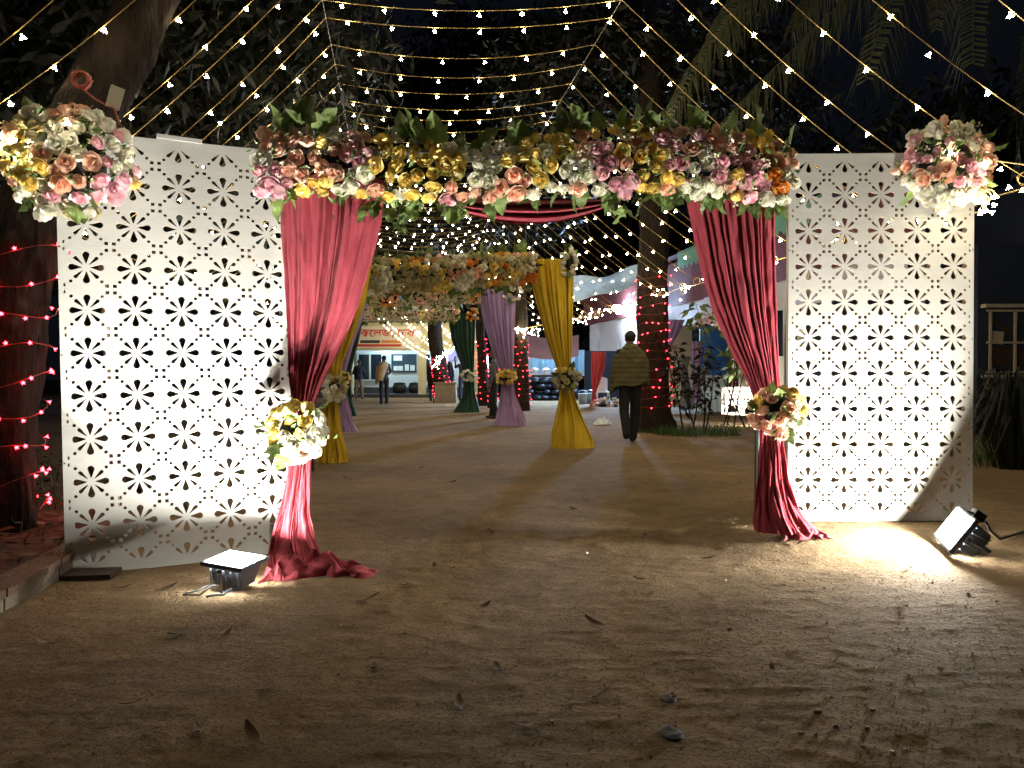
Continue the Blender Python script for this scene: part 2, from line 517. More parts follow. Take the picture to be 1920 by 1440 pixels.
# ------------------------------------------------------------------ ground material
def ground_mat():
    m, nt, b = new_mat('sandy_ground')
    N, L = nt.nodes, nt.links
    tc = N.new('ShaderNodeTexCoord')

    def noise(scale, detail=6, st=(1, 1, 1), dist=0.0, rough=0.55):
        mp = N.new('ShaderNodeMapping')
        mp.inputs['Scale'].default_value = st
        L.new(tc.outputs['Object'], mp.inputs['Vector'])
        n = N.new('ShaderNodeTexNoise')
        n.inputs['Scale'].default_value = scale
        n.inputs['Detail'].default_value = detail
        n.inputs['Distortion'].default_value = dist
        n.inputs['Roughness'].default_value = rough
        L.new(mp.outputs['Vector'], n.inputs['Vector'])
        return n
    big = noise(0.55, 4)
    mid = noise(3.4, 9, (1, 1.2, 1), 1.5, 0.66)
    fine = noise(34, 8, (1, 1.3, 1), 0.4, 0.7)
    streak = noise(5.5, 8, (1.0, 1.9, 1), 2.6, 0.68)
    cr = N.new('ShaderNodeValToRGB')
    e = cr.color_ramp.elements
    e[0].position = 0.30
    e[0].color = (0.185, 0.130, 0.074, 1)
    e[1].position = 0.72
    e[1].color = (0.300, 0.224, 0.132, 1)
    L.new(mid.outputs['Fac'], cr.inputs['Fac'])
    cr2 = N.new('ShaderNodeValToRGB')
    e = cr2.color_ramp.elements
    e[0].position = 0.35
    e[0].color = (0.72, 0.70, 0.68, 1)
    e[1].position = 0.66
    e[1].color = (1.15, 1.12, 1.08, 1)
    L.new(big.outputs['Fac'], cr2.inputs['Fac'])
    mx = N.new('ShaderNodeMix')
    mx.data_type = 'RGBA'
    mx.blend_type = 'MULTIPLY'
    mx.inputs[0].default_value = 1.0
    L.new(cr.outputs['Color'], mx.inputs[6])
    L.new(cr2.outputs['Color'], mx.inputs[7])
    cr3 = N.new('ShaderNodeValToRGB')
    e = cr3.color_ramp.elements
    e[0].position = 0.32
    e[0].color = (0.45, 0.42, 0.40, 1)
    e[1].position = 0.50
    e[1].color = (1, 1, 1, 1)
    L.new(fine.outputs['Fac'], cr3.inputs['Fac'])
    mx2 = N.new('ShaderNodeMix')
    mx2.data_type = 'RGBA'
    mx2.blend_type = 'MULTIPLY'
    mx2.inputs[0].default_value = 0.55
    L.new(mx.outputs[2], mx2.inputs[6])
    L.new(cr3.outputs['Color'], mx2.inputs[7])
    L.new(mx2.outputs[2], b.inputs['Base Color'])
    b.inputs['Roughness'].default_value = 0.95
    b.inputs['Specular IOR Level'].default_value = 0.15
    # relief: streaky scuffs, clods and tyre tread
    wv = N.new('ShaderNodeTexWave')
    wv.wave_type = 'BANDS'
    wv.bands_direction = 'DIAGONAL'
    wv.inputs['Scale'].default_value = 11
    wv.inputs['Distortion'].default_value = 3.5
    wv.inputs['Detail'].default_value = 2
    wv.inputs['Detail Scale'].default_value = 1.2
    L.new(tc.outputs['Object'], wv.inputs['Vector'])
    msk = noise(1.1, 2)
    mr = N.new('ShaderNodeMapRange')
    mr.inputs['From Min'].default_value = 0.52
    mr.inputs['From Max'].default_value = 0.64
    L.new(msk.outputs['Fac'], mr.inputs['Value'])
    mul = N.new('ShaderNodeMath')
    mul.operation = 'MULTIPLY'
    L.new(wv.outputs['Fac'], mul.inputs[0])
    L.new(mr.outputs['Result'], mul.inputs[1])
    vor = N.new('ShaderNodeTexVoronoi')
    vor.inputs['Scale'].default_value = 16
    vor.inputs['Randomness'].default_value = 1
    L.new(tc.outputs['Object'], vor.inputs['Vector'])

    def chain(h, k, dist, prev):
        bp = N.new('ShaderNodeBump')
        bp.inputs['Strength'].default_value = k
        bp.inputs['Distance'].default_value = dist
        L.new(h, bp.inputs['Height'])
        if prev is not None:
            L.new(prev.outputs['Normal'], bp.inputs['Normal'])
        return bp
    crumb = noise(75, 4, (1, 1, 1), 0.0, 0.6)
    cm = N.new('ShaderNodeMapRange')
    cm.inputs['From Min'].default_value = 0.56
    cm.inputs['From Max'].default_value = 0.72
    L.new(crumb.outputs['Fac'], cm.inputs['Value'])
    c = chain(streak.outputs['Fac'], 0.45, 0.022, None)
    c = chain(mid.outputs['Fac'], 0.25, 0.03, c)
    c = chain(cm.outputs['Result'], 0.8, 0.012, c)
    c = chain(mul.outputs[0], 0.15, 0.006, c)
    c = chain(fine.outputs['Fac'], 0.9, 0.014, c)
    L.new(c.outputs['Normal'], b.inputs['Normal'])
    return m


M['ground'] = ground_mat()


def build_ground():
    def axis(parts):
        out = []
        for a, b_, s in parts:
            out += list(np.arange(a, b_, s))
        return np.array(out + [parts[-1][1]])
    xs = axis([(-70, -20, 5), (-20, -5, 0.5), (-5, -3.2, 0.05), (-3.2, 3.6, 0.017), (3.6, 5.5, 0.05), (5.5, 20, 0.5), (20, 70, 5)])
    ys = axis([(-12, 0, 0.6), (0, 1.2, 0.08), (1.2, 4.4, 0.015), (4.4, 6.2, 0.025), (6.2, 14, 0.1), (14, 40, 0.5), (40, 120, 6)])
    X, Y = np.meshgrid(xs, ys)
    Z = ground_h(X, Y)
    nr, nc = X.shape
    co = np.stack([X.ravel(), Y.ravel(), Z.ravel()], axis=1)
    i = np.arange(nr - 1)[:, None] * nc + np.arange(nc - 1)[None, :]
    fc = np.stack([i, i + 1, i + nc + 1, i + nc], axis=-1).reshape(-1, 4)
    me = bpy.data.meshes.new('ground')
    me.vertices.add(len(co))
    me.vertices.foreach_set('co', co.ravel())
    me.loops.add(fc.size)
    me.loops.foreach_set('vertex_index', fc.ravel().astype(np.int32))
    me.polygons.add(len(fc))
    me.polygons.foreach_set('loop_start', np.arange(0, fc.size, 4, dtype=np.int32))
    me.polygons.foreach_set('loop_total', np.full(len(fc), 4, dtype=np.int32))
    me.polygons.foreach_set('use_smooth', np.ones(len(fc), dtype=bool))
    me.update(calc_edges=True)
    me.materials.append(M['ground'])
    tag(ob('ground', me), kind='structure')


build_ground()


# ------------------------------------------------------------------ kerb and planting bed (left)
def kerb_x(y):
    return -2.28 - 0.155 * (y - 3.3)


def build_bed():
    k = bpy.data.objects.new('kerb', None)
    COL.objects.link(k)
    tag(k, kind='structure')
    y = 0.6
    i = 0
    while y < 22:
        ln = 0.55 if y < 8 else 1.4
        y2 = y + ln
        a, c = Vector((kerb_x(y + 0.008), y + 0.008, 0)), Vector((kerb_x(y2 - 0.008), y2 - 0.008, 0))
        dz = rnd.uniform(-0.006, 0.006)
        mb = MB()
        n = (c - a).normalized()
        s = Vector((-n.y, n.x, 0))
        for lo, hi, off, mi in ((-0.12, 0.062, 0.0, 1), (0.062, 0.10, 0.012, 0)):
            p = [a - s * off, a + s * (0.13 + off), c + s * (0.13 + off), c - s * off]
            z0 = Vector((0, 0, lo + dz))
            z1 = Vector((0, 0, hi + dz))
            mb.add([q + z0 for q in p] + [q + z1 for q in p], [(3, 2, 1, 0), (4, 5, 6, 7), (0, 1, 5, 4), (1, 2, 6, 5), (2, 3, 7, 6), (3, 0, 4, 7)], mi)
        mb.build('kerb_stone', [M['kerb_top'], M['kerb_side']], k)
        y = y2
        i += 1
    xs = np.linspace(0.10, 9, 60)
    ys = np.linspace(0.6, 26, 120)
    pts = [[Vector((kerb_x(yy) - xx, yy, 0.07 + 0.03 * float(vnoise(xx * 2, yy * 2, 21)) + 0.02 * float(vnoise(xx * 6, yy * 6, 22)))) for xx in xs] for yy in ys]
    mb = MB()
    mb.grid(pts)
    tag(mb.build('planting_bed', M['soil'], smooth=True), kind='structure')
    # leaf litter on the bed
    mb = MB()
    for _ in range(2600):
        yy = rnd.uniform(1.5, 9)
        xx = kerb_x(yy) - rnd.uniform(0.15, 3.5)
        s = rnd.uniform(0.025, 0.06)
        a = rnd.uniform(0, 2 * PI)
        u = Vector((math.cos(a), math.sin(a), rnd.uniform(-0.4, 0.4)))
        v = Vector((-math.sin(a), math.cos(a), rnd.uniform(-0.4, 0.4))) * 0.45
        c = Vector((xx, yy, 0.125 + rnd.uniform(-0.015, 0.02)))
        mb.add([c - u * s, c + v * s, c + u * s, c - v * s], [(0, 1, 2, 3)])
    tag(mb.build('leaf_litter', M['dry_leaf']), kind='stuff')


build_bed()


# ------------------------------------------------------------------ perforated gate panels
def panel_mesh():
    W, H = 1.22, 2.44
    px, py = 0.2385, 0.2365
    mx, my = (W - 5 * px) / 2, (H - 10 * py) / 2
    cu = bpy.data.curves.new('panel_outline', 'CURVE')
    cu.dimensions = '2D'
    cu.fill_mode = 'BOTH'
    cu.extrude = 0.007

    def poly(pts):
        s = cu.splines.new('POLY')
        s.points.add(len(pts) - 1)
        for p, q in zip(s.points, pts):
            p.co = (q[0], q[1], 0, 1)
        s.use_cyclic_u = True
    poly([(0, 0), (W, 0), (W, H), (0, H)])

    def drop(cx, cy, ang, r0, r1, hw):
        pts = []
        rc = r1 - hw
        for k in range(9):
            a = -PI / 2 * 1.12 + PI * 1.12 * k / 8
            pts.append((rc + hw * math.cos(a), hw * math.sin(a)))
        pts.append((r0, 0.0015))
        pts.append((r0, -0.0015))
        c, s = math.cos(ang), math.sin(ang)
        poly([(cx + x * c - y * s, cy + x * s + y * c) for x, y in pts])

    def dot(cx, cy, r):
        poly([(cx + r * math.cos(2 * PI * k / 10), cy + r * math.sin(2 * PI * k / 10)) for k in range(10)])

    def rect(cx, cy, hw, hh):
        poly([(cx - hw, cy - hh), (cx + hw, cy - hh), (cx + hw, cy + hh), (cx - hw, cy + hh)])
    p = px
    for i in range(5):
        for j in range(11):
            cx, cy = mx + (i + 0.5) * px, my + j * py
            full = 0 < j < 10
            for k in range(8):
                a = k * PI / 4
                if not full:
                    want = (PI / 4, PI / 2, 3 * PI / 4) if j == 0 else (5 * PI / 4, 3 * PI / 2, 7 * PI / 4)
                    if min(abs(a - q) for q in want) > 0.1:
                        continue
                if k % 2 == 0:
                    drop(cx, cy, a, 0.085 * p, 0.370 * p, 0.076 * p)
                else:
                    drop(cx, cy, a, 0.095 * p, 0.350 * p, 0.043 * p)
                    dot(cx + 0.63 * px / 2 * (1 if math.cos(a) > 0 else -1), cy + 0.65 * py / 2 * (1 if math.sin(a) > 0 else -1), 0.039 * p)
    for i in range(6):
        for j in range(10):
            cx, cy = mx + i * px, my + (j + 0.5) * py
            for sx in (-1, 1):
                for sy in (-1, 1):
                    x, y = cx + sx * 0.080 * p, cy + sy * 0.078 * p
                    if i in (0, 5):
                        if (i == 0) == (sx > 0):
                            rect(cx + (0.014 if i == 0 else -0.014), y, 0.0048, 0.036 * p)
                    else:
                        rect(x, y, 0.040 * p, 0.040 * p)
    tmp = bpy.data.objects.new('tmp_panel', cu)
    COL.objects.link(tmp)
    dg = bpy.context.evaluated_depsgraph_get()
    me = bpy.data.meshes.new_from_object(tmp.evaluated_get(dg))
    bpy.data.objects.remove(tmp)
    me.name = 'panel_board'
    me.materials.clear()
    me.materials.append(M['white_board'])
    me.materials.append(M['board_edge'])
    for pl in me.polygons:
        pl.use_smooth = False
        pl.material_index = 0 if abs(pl.normal.z) > 0.5 else 1
    return me


PANEL = panel_mesh()


def frame_matrix(bl, br, tl):
    r = (br - bl).normalized()
    u = (tl - bl)
    u = (u - r * u.dot(r)).normalized()
    n = r.cross(u)           # towards the camera side
    m = Matrix.Identity(4)
    for i in range(3):
        m[i][0], m[i][1], m[i][2], m[i][3] = r[i], u[i], n[i], bl[i]
    return m


SCREW = MB().lathe([(0.0045, 0.0), (0.004, 0.0015), (0.0005, 0.0012)], seg=8).mesh('screw', M['iron'])


def place_panel(label, bl, br, tl, batten=False):
    t = thing('gate_panel', label, 'panel', (0, 0, 0), 'perforated panels flanking the gateway')
    m = frame_matrix(bl, br, tl)
    t.matrix_world = m
    b = ob('board', PANEL, t)
    for x in (0.006, 1.176):
        MB().box((x + 0.019, 1.20, -0.030), (0.038, 2.36, 0.04)).build('batten', M['board_edge'], t)
    MB().box((0.61, 2.405, -0.030), (1.12, 0.04, 0.038)).build('batten', M['board_edge'], t)
    MB().box((0.61, 0.035, -0.030), (1.12, 0.04, 0.038)).build('batten', M['board_edge'], t)
    if batten:
        MB().box((0.62, 2.452, -0.005), (0.24, 0.022, 0.05), Matrix.Rotation(-0.03, 3, 'Z')).build('batten', M['white_board'], t)
    sm = SCREW
    for z in (0.04, 0.62, 1.21, 1.80, 2.40):
        for x in (0.008, 1.212):
            ob('screw', sm, t, (x, z, 0.0072))
    # strut to the ground behind
    for x in (0.2, 1.0):
        MB().tube([(x, 1.9, -0.05), (x, 0.03, -0.85)], 0.02, 6).build('strut', M['board_edge'], t)
    return t


place_panel('tall white cut-out panel beside the red-lit leaning trunk, its foot against the kerb',
            P(120, 1083, 4.06), P(551, 1036, 4.55), P(87, 244, 4.06), True)
place_panel('tall white cut-out panel beside the dark bush, lit by the sideways floodlight',
            P(1478, 977, 4.98), P(1816, 977, 4.96), P(1447, 292, 4.98))
# plank under the panel
mb = MB()
mb.box((0, 0, 0), (0.42, 0.16, 0.025), Matrix.Rotation(0.12, 3, 'Z'))
tag(mb.build('plank', M['plank'], loc=(-2.34, 3.98, gz(-2.34, 3.98) + 0.018)), 'dark wooden plank under the corner of the white panel', 'plank')
mb = MB()
mb.box((0, 0, 0), (1.1, 0.07, 0.03), Matrix.Rotation(0.41, 3, 'Z'))
tag(mb.build('plank', M['plank'], loc=(-1.72, 4.42, gz(-1.72, 4.42) + 0.0)), 'thin dark timber strip along the foot of the white panel', 'plank')
mb = MB()
mb.box((0, 0, 0), (1.15, 0.09, 0.03), Matrix.Rotation(-0.03, 3, 'Z'))
tag(mb.build('plank', M['plank'], loc=(2.45, 5.02, gz(2.45, 5.02) + 0.004)), 'dusty timber strip under the panel by the sideways floodlight', 'plank')


# ------------------------------------------------------------------ floodlights
def spot(name, parent, loc, direction, watts, size, blend, col, radius=0.06):
    l = bpy.data.lights.new(name, 'SPOT')
    l.energy = watts
    l.spot_size = math.radians(size)
    l.spot_blend = blend
    l.color = col
    l.shadow_soft_size = radius
    o = bpy.data.objects.new(name, l)
    COL.objects.link(o)
    o.parent = parent
    o.location = loc
    o.rotation_mode = 'QUATERNION'
    o.rotation_quaternion = Vector(direction).to_track_quat('-Z', 'Y')
    return o


def floodlight(label, loc, q, spot_dir_world, watts, size, blend, zs=1.0):
    t = thing('floodlight', label, 'floodlight', loc, 'floodlights on the ground')
    t.rotation_mode = 'QUATERNION'
    t.rotation_quaternion = q
    # local z is the direction that the glass faces
    body = MB()
    prof = [(0.062, 0.055, -0.165), (0.078, 0.068, -0.150), (0.098, 0.088, -0.03), (0.102, 0.092, -0.012)]
    ring = []
    for hx, hy, z in prof:
        c = 0.014
        ring.append([(-hx + c, -hy, z), (hx - c, -hy, z), (hx, -hy + c, z), (hx, hy - c, z), (hx - c, hy, z), (-hx + c, hy, z), (-hx, hy - c, z), (-hx, -hy + c, z)])
    for a, b_ in zip(ring[:-1], ring[1:]):
        for k in range(8):
            k2 = (k + 1) % 8
            body.add([a[k], a[k2], b_[k2], b_[k]], [(0, 1, 2, 3)])
    body.add(ring[0], [tuple(reversed(range(8)))])
    for x in (-0.05, -0.025, 0, 0.025, 0.05):     # cooling fins
        body.box((x, 0.0, -0.171), (0.006, 0.09, 0.014))
        body.box((x * 1.5, -0.082, -0.085), (0.006, 0.016, 0.10), Matrix.Rotation(0.16, 3, 'X'))
    body.build('housing', M['flood_body'], t)
    bz = MB()
    for c, s in (((0, -0.1075, 0), (0.236, 0.017, 0.026)), ((0, 0.1075, 0), (0.236, 0.017, 0.026)), ((-0.1105, 0, 0), (0.017, 0.198, 0.0255)), ((0.1105, 0, 0), (0.017, 0.198, 0.0255))):
        bz.box(c, s)
    bz.build('bezel', M['flood_body'], t)
    MB().box((0, 0, 0.011), (0.203, 0.197, 0.008)).build('lens', M['lens'], t)
    br = MB()
    br.tube([(0, -0.122, -0.02), (0, -0.120, -0.10), (0, -0.100, -0.178), (0, 0, -0.186), (0, 0.100, -0.178), (0, 0.120, -0.10), (0, 0.122, -0.02)], 0.010, 6, flat=0.5)
    br.ell((0, -0.124, -0.03), (0.018, 0.012, 0.018))
    br.ell((0, 0.124, -0.03), (0.018, 0.012, 0.018))
    br.build('bracket', M['black'], t)
    t.scale = (1.0, 1.0, zs)
    d = q.inverted() @ Vector(spot_dir_world)
    spot('flood_beam', t, Vector((0, 0, 0.035)), d, watts, size, blend, (1.0, 0.95, 0.84), 0.018)
    return t


def axes_q(n, xdir):
    n = Vector(n).normalized()
    x = Vector(xdir)
    x = (x - n * x.dot(n)).normalized()
    y = n.cross(x)
    m = Matrix((x, y, n)).transposed()
    return m.to_quaternion()


fa = Vector((-1.39, 3.74, 0))
fa.z = gz(fa.x, fa.y) + 0.140
floodlight('black floodlight with glass facing up by the crimson curtain train', fa, axes_q((0.07, -0.05, 1.0), (0.96, -0.27, 0)),
           (0.20, 0.46, 0.86), FLOOD_A_W, 124, 0.30, 0.74)
fb = Vector((2.585, 4.34, 0))
fb.z = gz(fb.x, fb.y) + 0.135
floodlight('tilted black floodlight facing sideways across the foot of the white panel', fb, axes_q((-0.84, 0.02, 0.50), (0.5, -0.25, 0.85)),
           (-0.66, 0.42, 0.58), FLOOD_B_W, 146, 0.30)
# loose mains flex at the floodlights
mb = MB()
pts = [(-1.48, 3.70, 0.04), (-1.54, 3.64, 0.015), (-1.59, 3.61, 0.010), (-1.575, 3.565, 0.010), (-1.50, 3.57, 0.010), (-1.465, 3.62, 0.04), (-1.44, 3.66, 0.035)]
mb.tube([(x, y, z + gz(x, y)) for x, y, z in pts], 0.005, 6)
pts = [(-1.37, 3.63, 0.03), (-1.39, 3.585, 0.010), (-1.43, 3.56, 0.010), (-1.45, 3.53, 0.012)]
mb.tube([(x, y, z + gz(x, y)) for x, y, z in pts], 0.006, 6)
tag(mb.build('cable', M['black'], smooth=True), 'short loop of thin cable lying in front of the upward floodlight', 'cable')
mb = MB()
pts = [(2.66, 4.36, 0.23), (2.72, 4.38, 0.21), (2.74, 4.36, 0.17), (2.80, 4.4, 0.16), (2.84, 4.42, 0.10), (2.95, 4.5, 0.02), (3.3, 4.7, 0.015), (3.9, 4.9, 0.015)]
mb.tube([(x, y, z + gz(x, y)) for x, y, z in pts], 0.008, 6)
mb.box((2.74, 4.38, gz(2.74, 4.38) + 0.20), (0.07, 0.05, 0.045), Matrix.Rotation(0.6, 3, 'Y'))
tag(mb.build('cable', M['black'], smooth=False), 'black cable and plug hanging off the back of the tilted floodlight', 'cable')


# ------------------------------------------------------------------ flowers: source meshes
def rose_mesh(color, seed, open_=1.0):
    r = random.Random(seed)
    mb = MB()
    layers = [(3, 0.009, 0.034, 0.009, 1.4), (3, 0.016, 0.036, 0.015, 1.3), (4, 0.024, 0.034, 0.018, 1.2), (5, 0.033, 0.027, 0.021, 1.1), (5, 0.042 * open_, 0.016, 0.024, 1.0)]
    for li, (n, rad, top, hw, curl) in enumerate(layers):
        off = r.uniform(0, PI)
        for k in range(n):
            a = off + 2 * PI * k / n + r.uniform(-0.12, 0.12)
            u = Vector((math.cos(a), math.sin(a), 0))
            s = Vector((-math.sin(a), math.cos(a), 0))
            rows = []
            tz = top + r.uniform(-0.004, 0.004)
            for j in range(4):
                v = j / 3
                rr = rad * (0.25 + 0.75 * math.sin(v * PI / 2) ** 0.8)
                z = -0.016 + (tz + 0.016) * v ** 1.25
                if j == 3:
                    rr += 0.006 * (1 if li > 1 else 0.2)
                    z -= 0.004 * (1 if li > 1 else 0)
                row = []
                wv = hw * curl * (0.45 + 0.75 * math.sin(PI * (0.18 + 0.62 * v)))
                for i in range(4):
                    w_ = (i / 3 - 0.5) * 2
                    cup = rr - 0.35 * rr * w_ * w_ * (0.9 if li < 2 else 0.55)
                    row.append(u * cup + s * (w_ * wv) + Vector((0, 0, z - 0.006 * w_ * w_ * v + r.uniform(-0.001, 0.001))))
                rows.append(row)
            mb.grid(rows)
    # heart
    mb.lathe([(0.004, -0.01), (0.009, 0.012), (0.008, 0.026), (0.003, 0.028)], seg=6)
    return mb.mesh('rose', ROSE[color], True)


ROSES = {c: [rose_mesh(c, 11 + i * 7 + hash(c) % 5 * 0, 1.0 + 0.12 * i) for i in range(3)] for c in ROSE}


def simple_rose_mesh(color, seed):
    r = random.Random(seed)
    mb = MB()
    for n, rad, z in ((5, 0.040, 0.008), (4, 0.024, 0.020)):
        o = r.uniform(0, 3)
        for k in range(n):
            a = o + 2 * PI * k / n
            u = Vector((math.cos(a), math.sin(a), 0))
            s = Vector((-math.sin(a), math.cos(a), 0))
            b_ = Vector((0, 0, -0.02))
            mb.add([b_, u * rad + s * rad * 0.6 + Vector((0, 0, z)), u * rad * 1.15 + Vector((0, 0, z + 0.004)), u * rad - s * rad * 0.6 + Vector((0, 0, z))], [(0, 1, 2, 3)])
    mb.ell((0, 0, 0.012), (0.014, 0.014, 0.016), 6, 4)
    return mb.mesh('rose', ROSE[color], True)


SIMPLE = {c: [simple_rose_mesh(c, 5), simple_rose_mesh(c, 9)] for c in ROSE}


def leaf_mesh(seed):
    r = random.Random(seed)
    out = [(0, 0.0), (0.030, -0.012), (0.052, 0.012), (0.040, 0.030), (0.060, 0.058), (0.036, 0.060), (0.030, 0.088), (0.0, 0.125)]
    mb = MB()
    right = [Vector((x, y, -0.22 * abs(x) + 0.01 * math.sin(y * 60) + r.uniform(-0.003, 0.003))) for x, y in out]
    left = [Vector((-x, y, -0.22 * abs(x) + 0.01 * math.sin(y * 60) + r.uniform(-0.003, 0.003))) for x, y in out[1:-1]]
    mid = [Vector((0, y, -1.2 * y * y)) for y in (0.03, 0.06, 0.09)]
    for p in right + left:
        p.z -= 1.2 * p.y * p.y
    R = right
    Lf = [right[0]] + left + [right[-1]]
    for S in (R, Lf):
        c = [S[0], mid[0], mid[1], mid[2], S[-1]]
        v = list(S) + mid
        n = len(S)
        f = [(0, 1, n), (1, 2, 3, n), (3, 4, n + 1, n), (4, 5, n + 1), (5, 6, n + 2, n + 1), (6, 7, n + 2)]
        if S is Lf:
            f = [tuple(reversed(q)) for q in f]
        mb.add(v, f)
    mb.tube([(0, 0, 0), (0, -0.04, 0.005)], 0.0018, 4)
    return mb.mesh('leaf', M['leaf'], True)


LEAVES = [leaf_mesh(i) for i in range(3)]


def filler_part(parent, spots, size, n_each, mats=None, seed=3):
    """sprigs of tiny filler blossoms and green between the roses"""
    r = random.Random(seed)
    mb = MB()
    for c, nrm in spots:
        for _ in range(n_each):
            p = Vector(c) + Vector((r.gauss(0, 1), r.gauss(0, 1), r.gauss(0, 1))) * size * 0.45 + Vector(nrm) * size * 0.3
            mi = 0 if r.random() < 0.62 else 1
            s = r.uniform(0.008, 0.016) if mi else r.uniform(0.012, 0.03)
            a = Vector((r.gauss(0, 1), r.gauss(0, 1), r.gauss(0, 1))).normalized()
            b_ = a.orthogonal().normalized()
            c2 = a.cross(b_)
            if mi == 0:
                mb.add([p - b_ * s, p + c2 * s * 0.4 + a * s * 0.2, p + b_ * s, p - c2 * s * 0.4 + a * s * 0.2], [(0, 1, 2, 3)], 0)
            else:
                for k in range(3):
                    q = Quaternion(a, k * 2 * PI / 3)
                    d = q @ b_
                    e = q @ c2
                    mb.add([p, p + d * s + e * s * 0.5, p + d * s * 1.3, p + d * s - e * s * 0.5], [(0, 1, 2, 3)], 1)
    o = mb.build('filler_blossom', mats or [M['filler'], M['filler_white']], parent)
    return tag(o, kind='stuff')


def aim_q(n, r):
    q = Vector(n).to_track_quat('Z', 'Y')
    return q @ Quaternion((0, 0, 1), r.uniform(0, 2 * PI))


def cluster(parent, spots, colors, r, size=1.0, simple=False):
    lib = SIMPLE if simple else ROSES
    for (p, n), c in zip(spots, colors):
        nn = (Vector(n) + Vector((r.gauss(0, .25), r.gauss(0, .25), r.gauss(0, .25)))).normalized()
        s = size * r.uniform(0.78, 1.12)
        k = r.random()
        sc = (s, s, s * (1.0 if k < 0.7 else 1.45)) if k < 0.85 else (s * 0.7, s * 0.7, s * 1.5)
        ob('rose', r.choice(lib[c]), parent, p, aim_q(nn, r), sc)


def pick_color(p, centers):
    best = min(centers, key=lambda c: (c[0] - p).length)
    return best[1]


def ball(label, cat, c, rad, n, seed, palette, size=1.0, flat=(1, 1, 1), leaves=6, group=None, back_open=True, filler=5, name='flower_ball', front=True):
    """a ball of roses wired round a foam core"""
    r = random.Random(seed)
    t = thing(name, label, cat, c, group)
    centers = []
    for k in range(max(5, n // 5)):
        a = Vector((r.gauss(0, 1), r.gauss(0, 1) - 0.5, r.gauss(0, 1))).normalized()
        centers.append((a * rad, palette(a, r)))
    MB().ell((0, 0, 0), (rad * 0.62 * flat[0], rad * 0.62 * flat[1], rad * 0.62 * flat[2]), 10, 7).build('foam_core', M['leaf_dark'], t)
    spots, cols, fs = [], [], []
    tries = 0
    while len(spots) < n and tries < n * 60:
        tries += 1
        a = Vector((r.gauss(0, 1), r.gauss(0, 1), r.gauss(0, 1))).normalized()
        if front and a.y > 0.45:
            continue
        p = Vector((a.x * flat[0], a.y * flat[1], a.z * flat[2])) * rad * r.uniform(0.80, 1.04)
        if any((p - q).length < 0.062 * size for q, _ in spots):
            continue
        spots.append((p, a))
        cols.append(pick_color(p, centers) if r.random() < 0.8 else palette(a, r))
        fs.append((p * 0.86, a))
    cluster(t, spots, cols, r, size)
    if filler:
        filler_part(t, fs, 0.06 * size, filler, seed=seed)
    for k in range(leaves):
        a = Vector((r.gauss(0, 1), r.gauss(0, 0.6) - 0.3, r.gauss(0, 1))).normalized()
        p = Vector((a.x * flat[0], a.y * flat[1], a.z * flat[2])) * rad * 0.92
        q = Vector(a).to_track_quat('Y', 'Z') @ Quaternion((0, 1, 0), r.uniform(-1, 1))
        ob('leaf', r.choice(LEAVES), t, p, q, r.uniform(0.7, 1.1) * size)
    return t


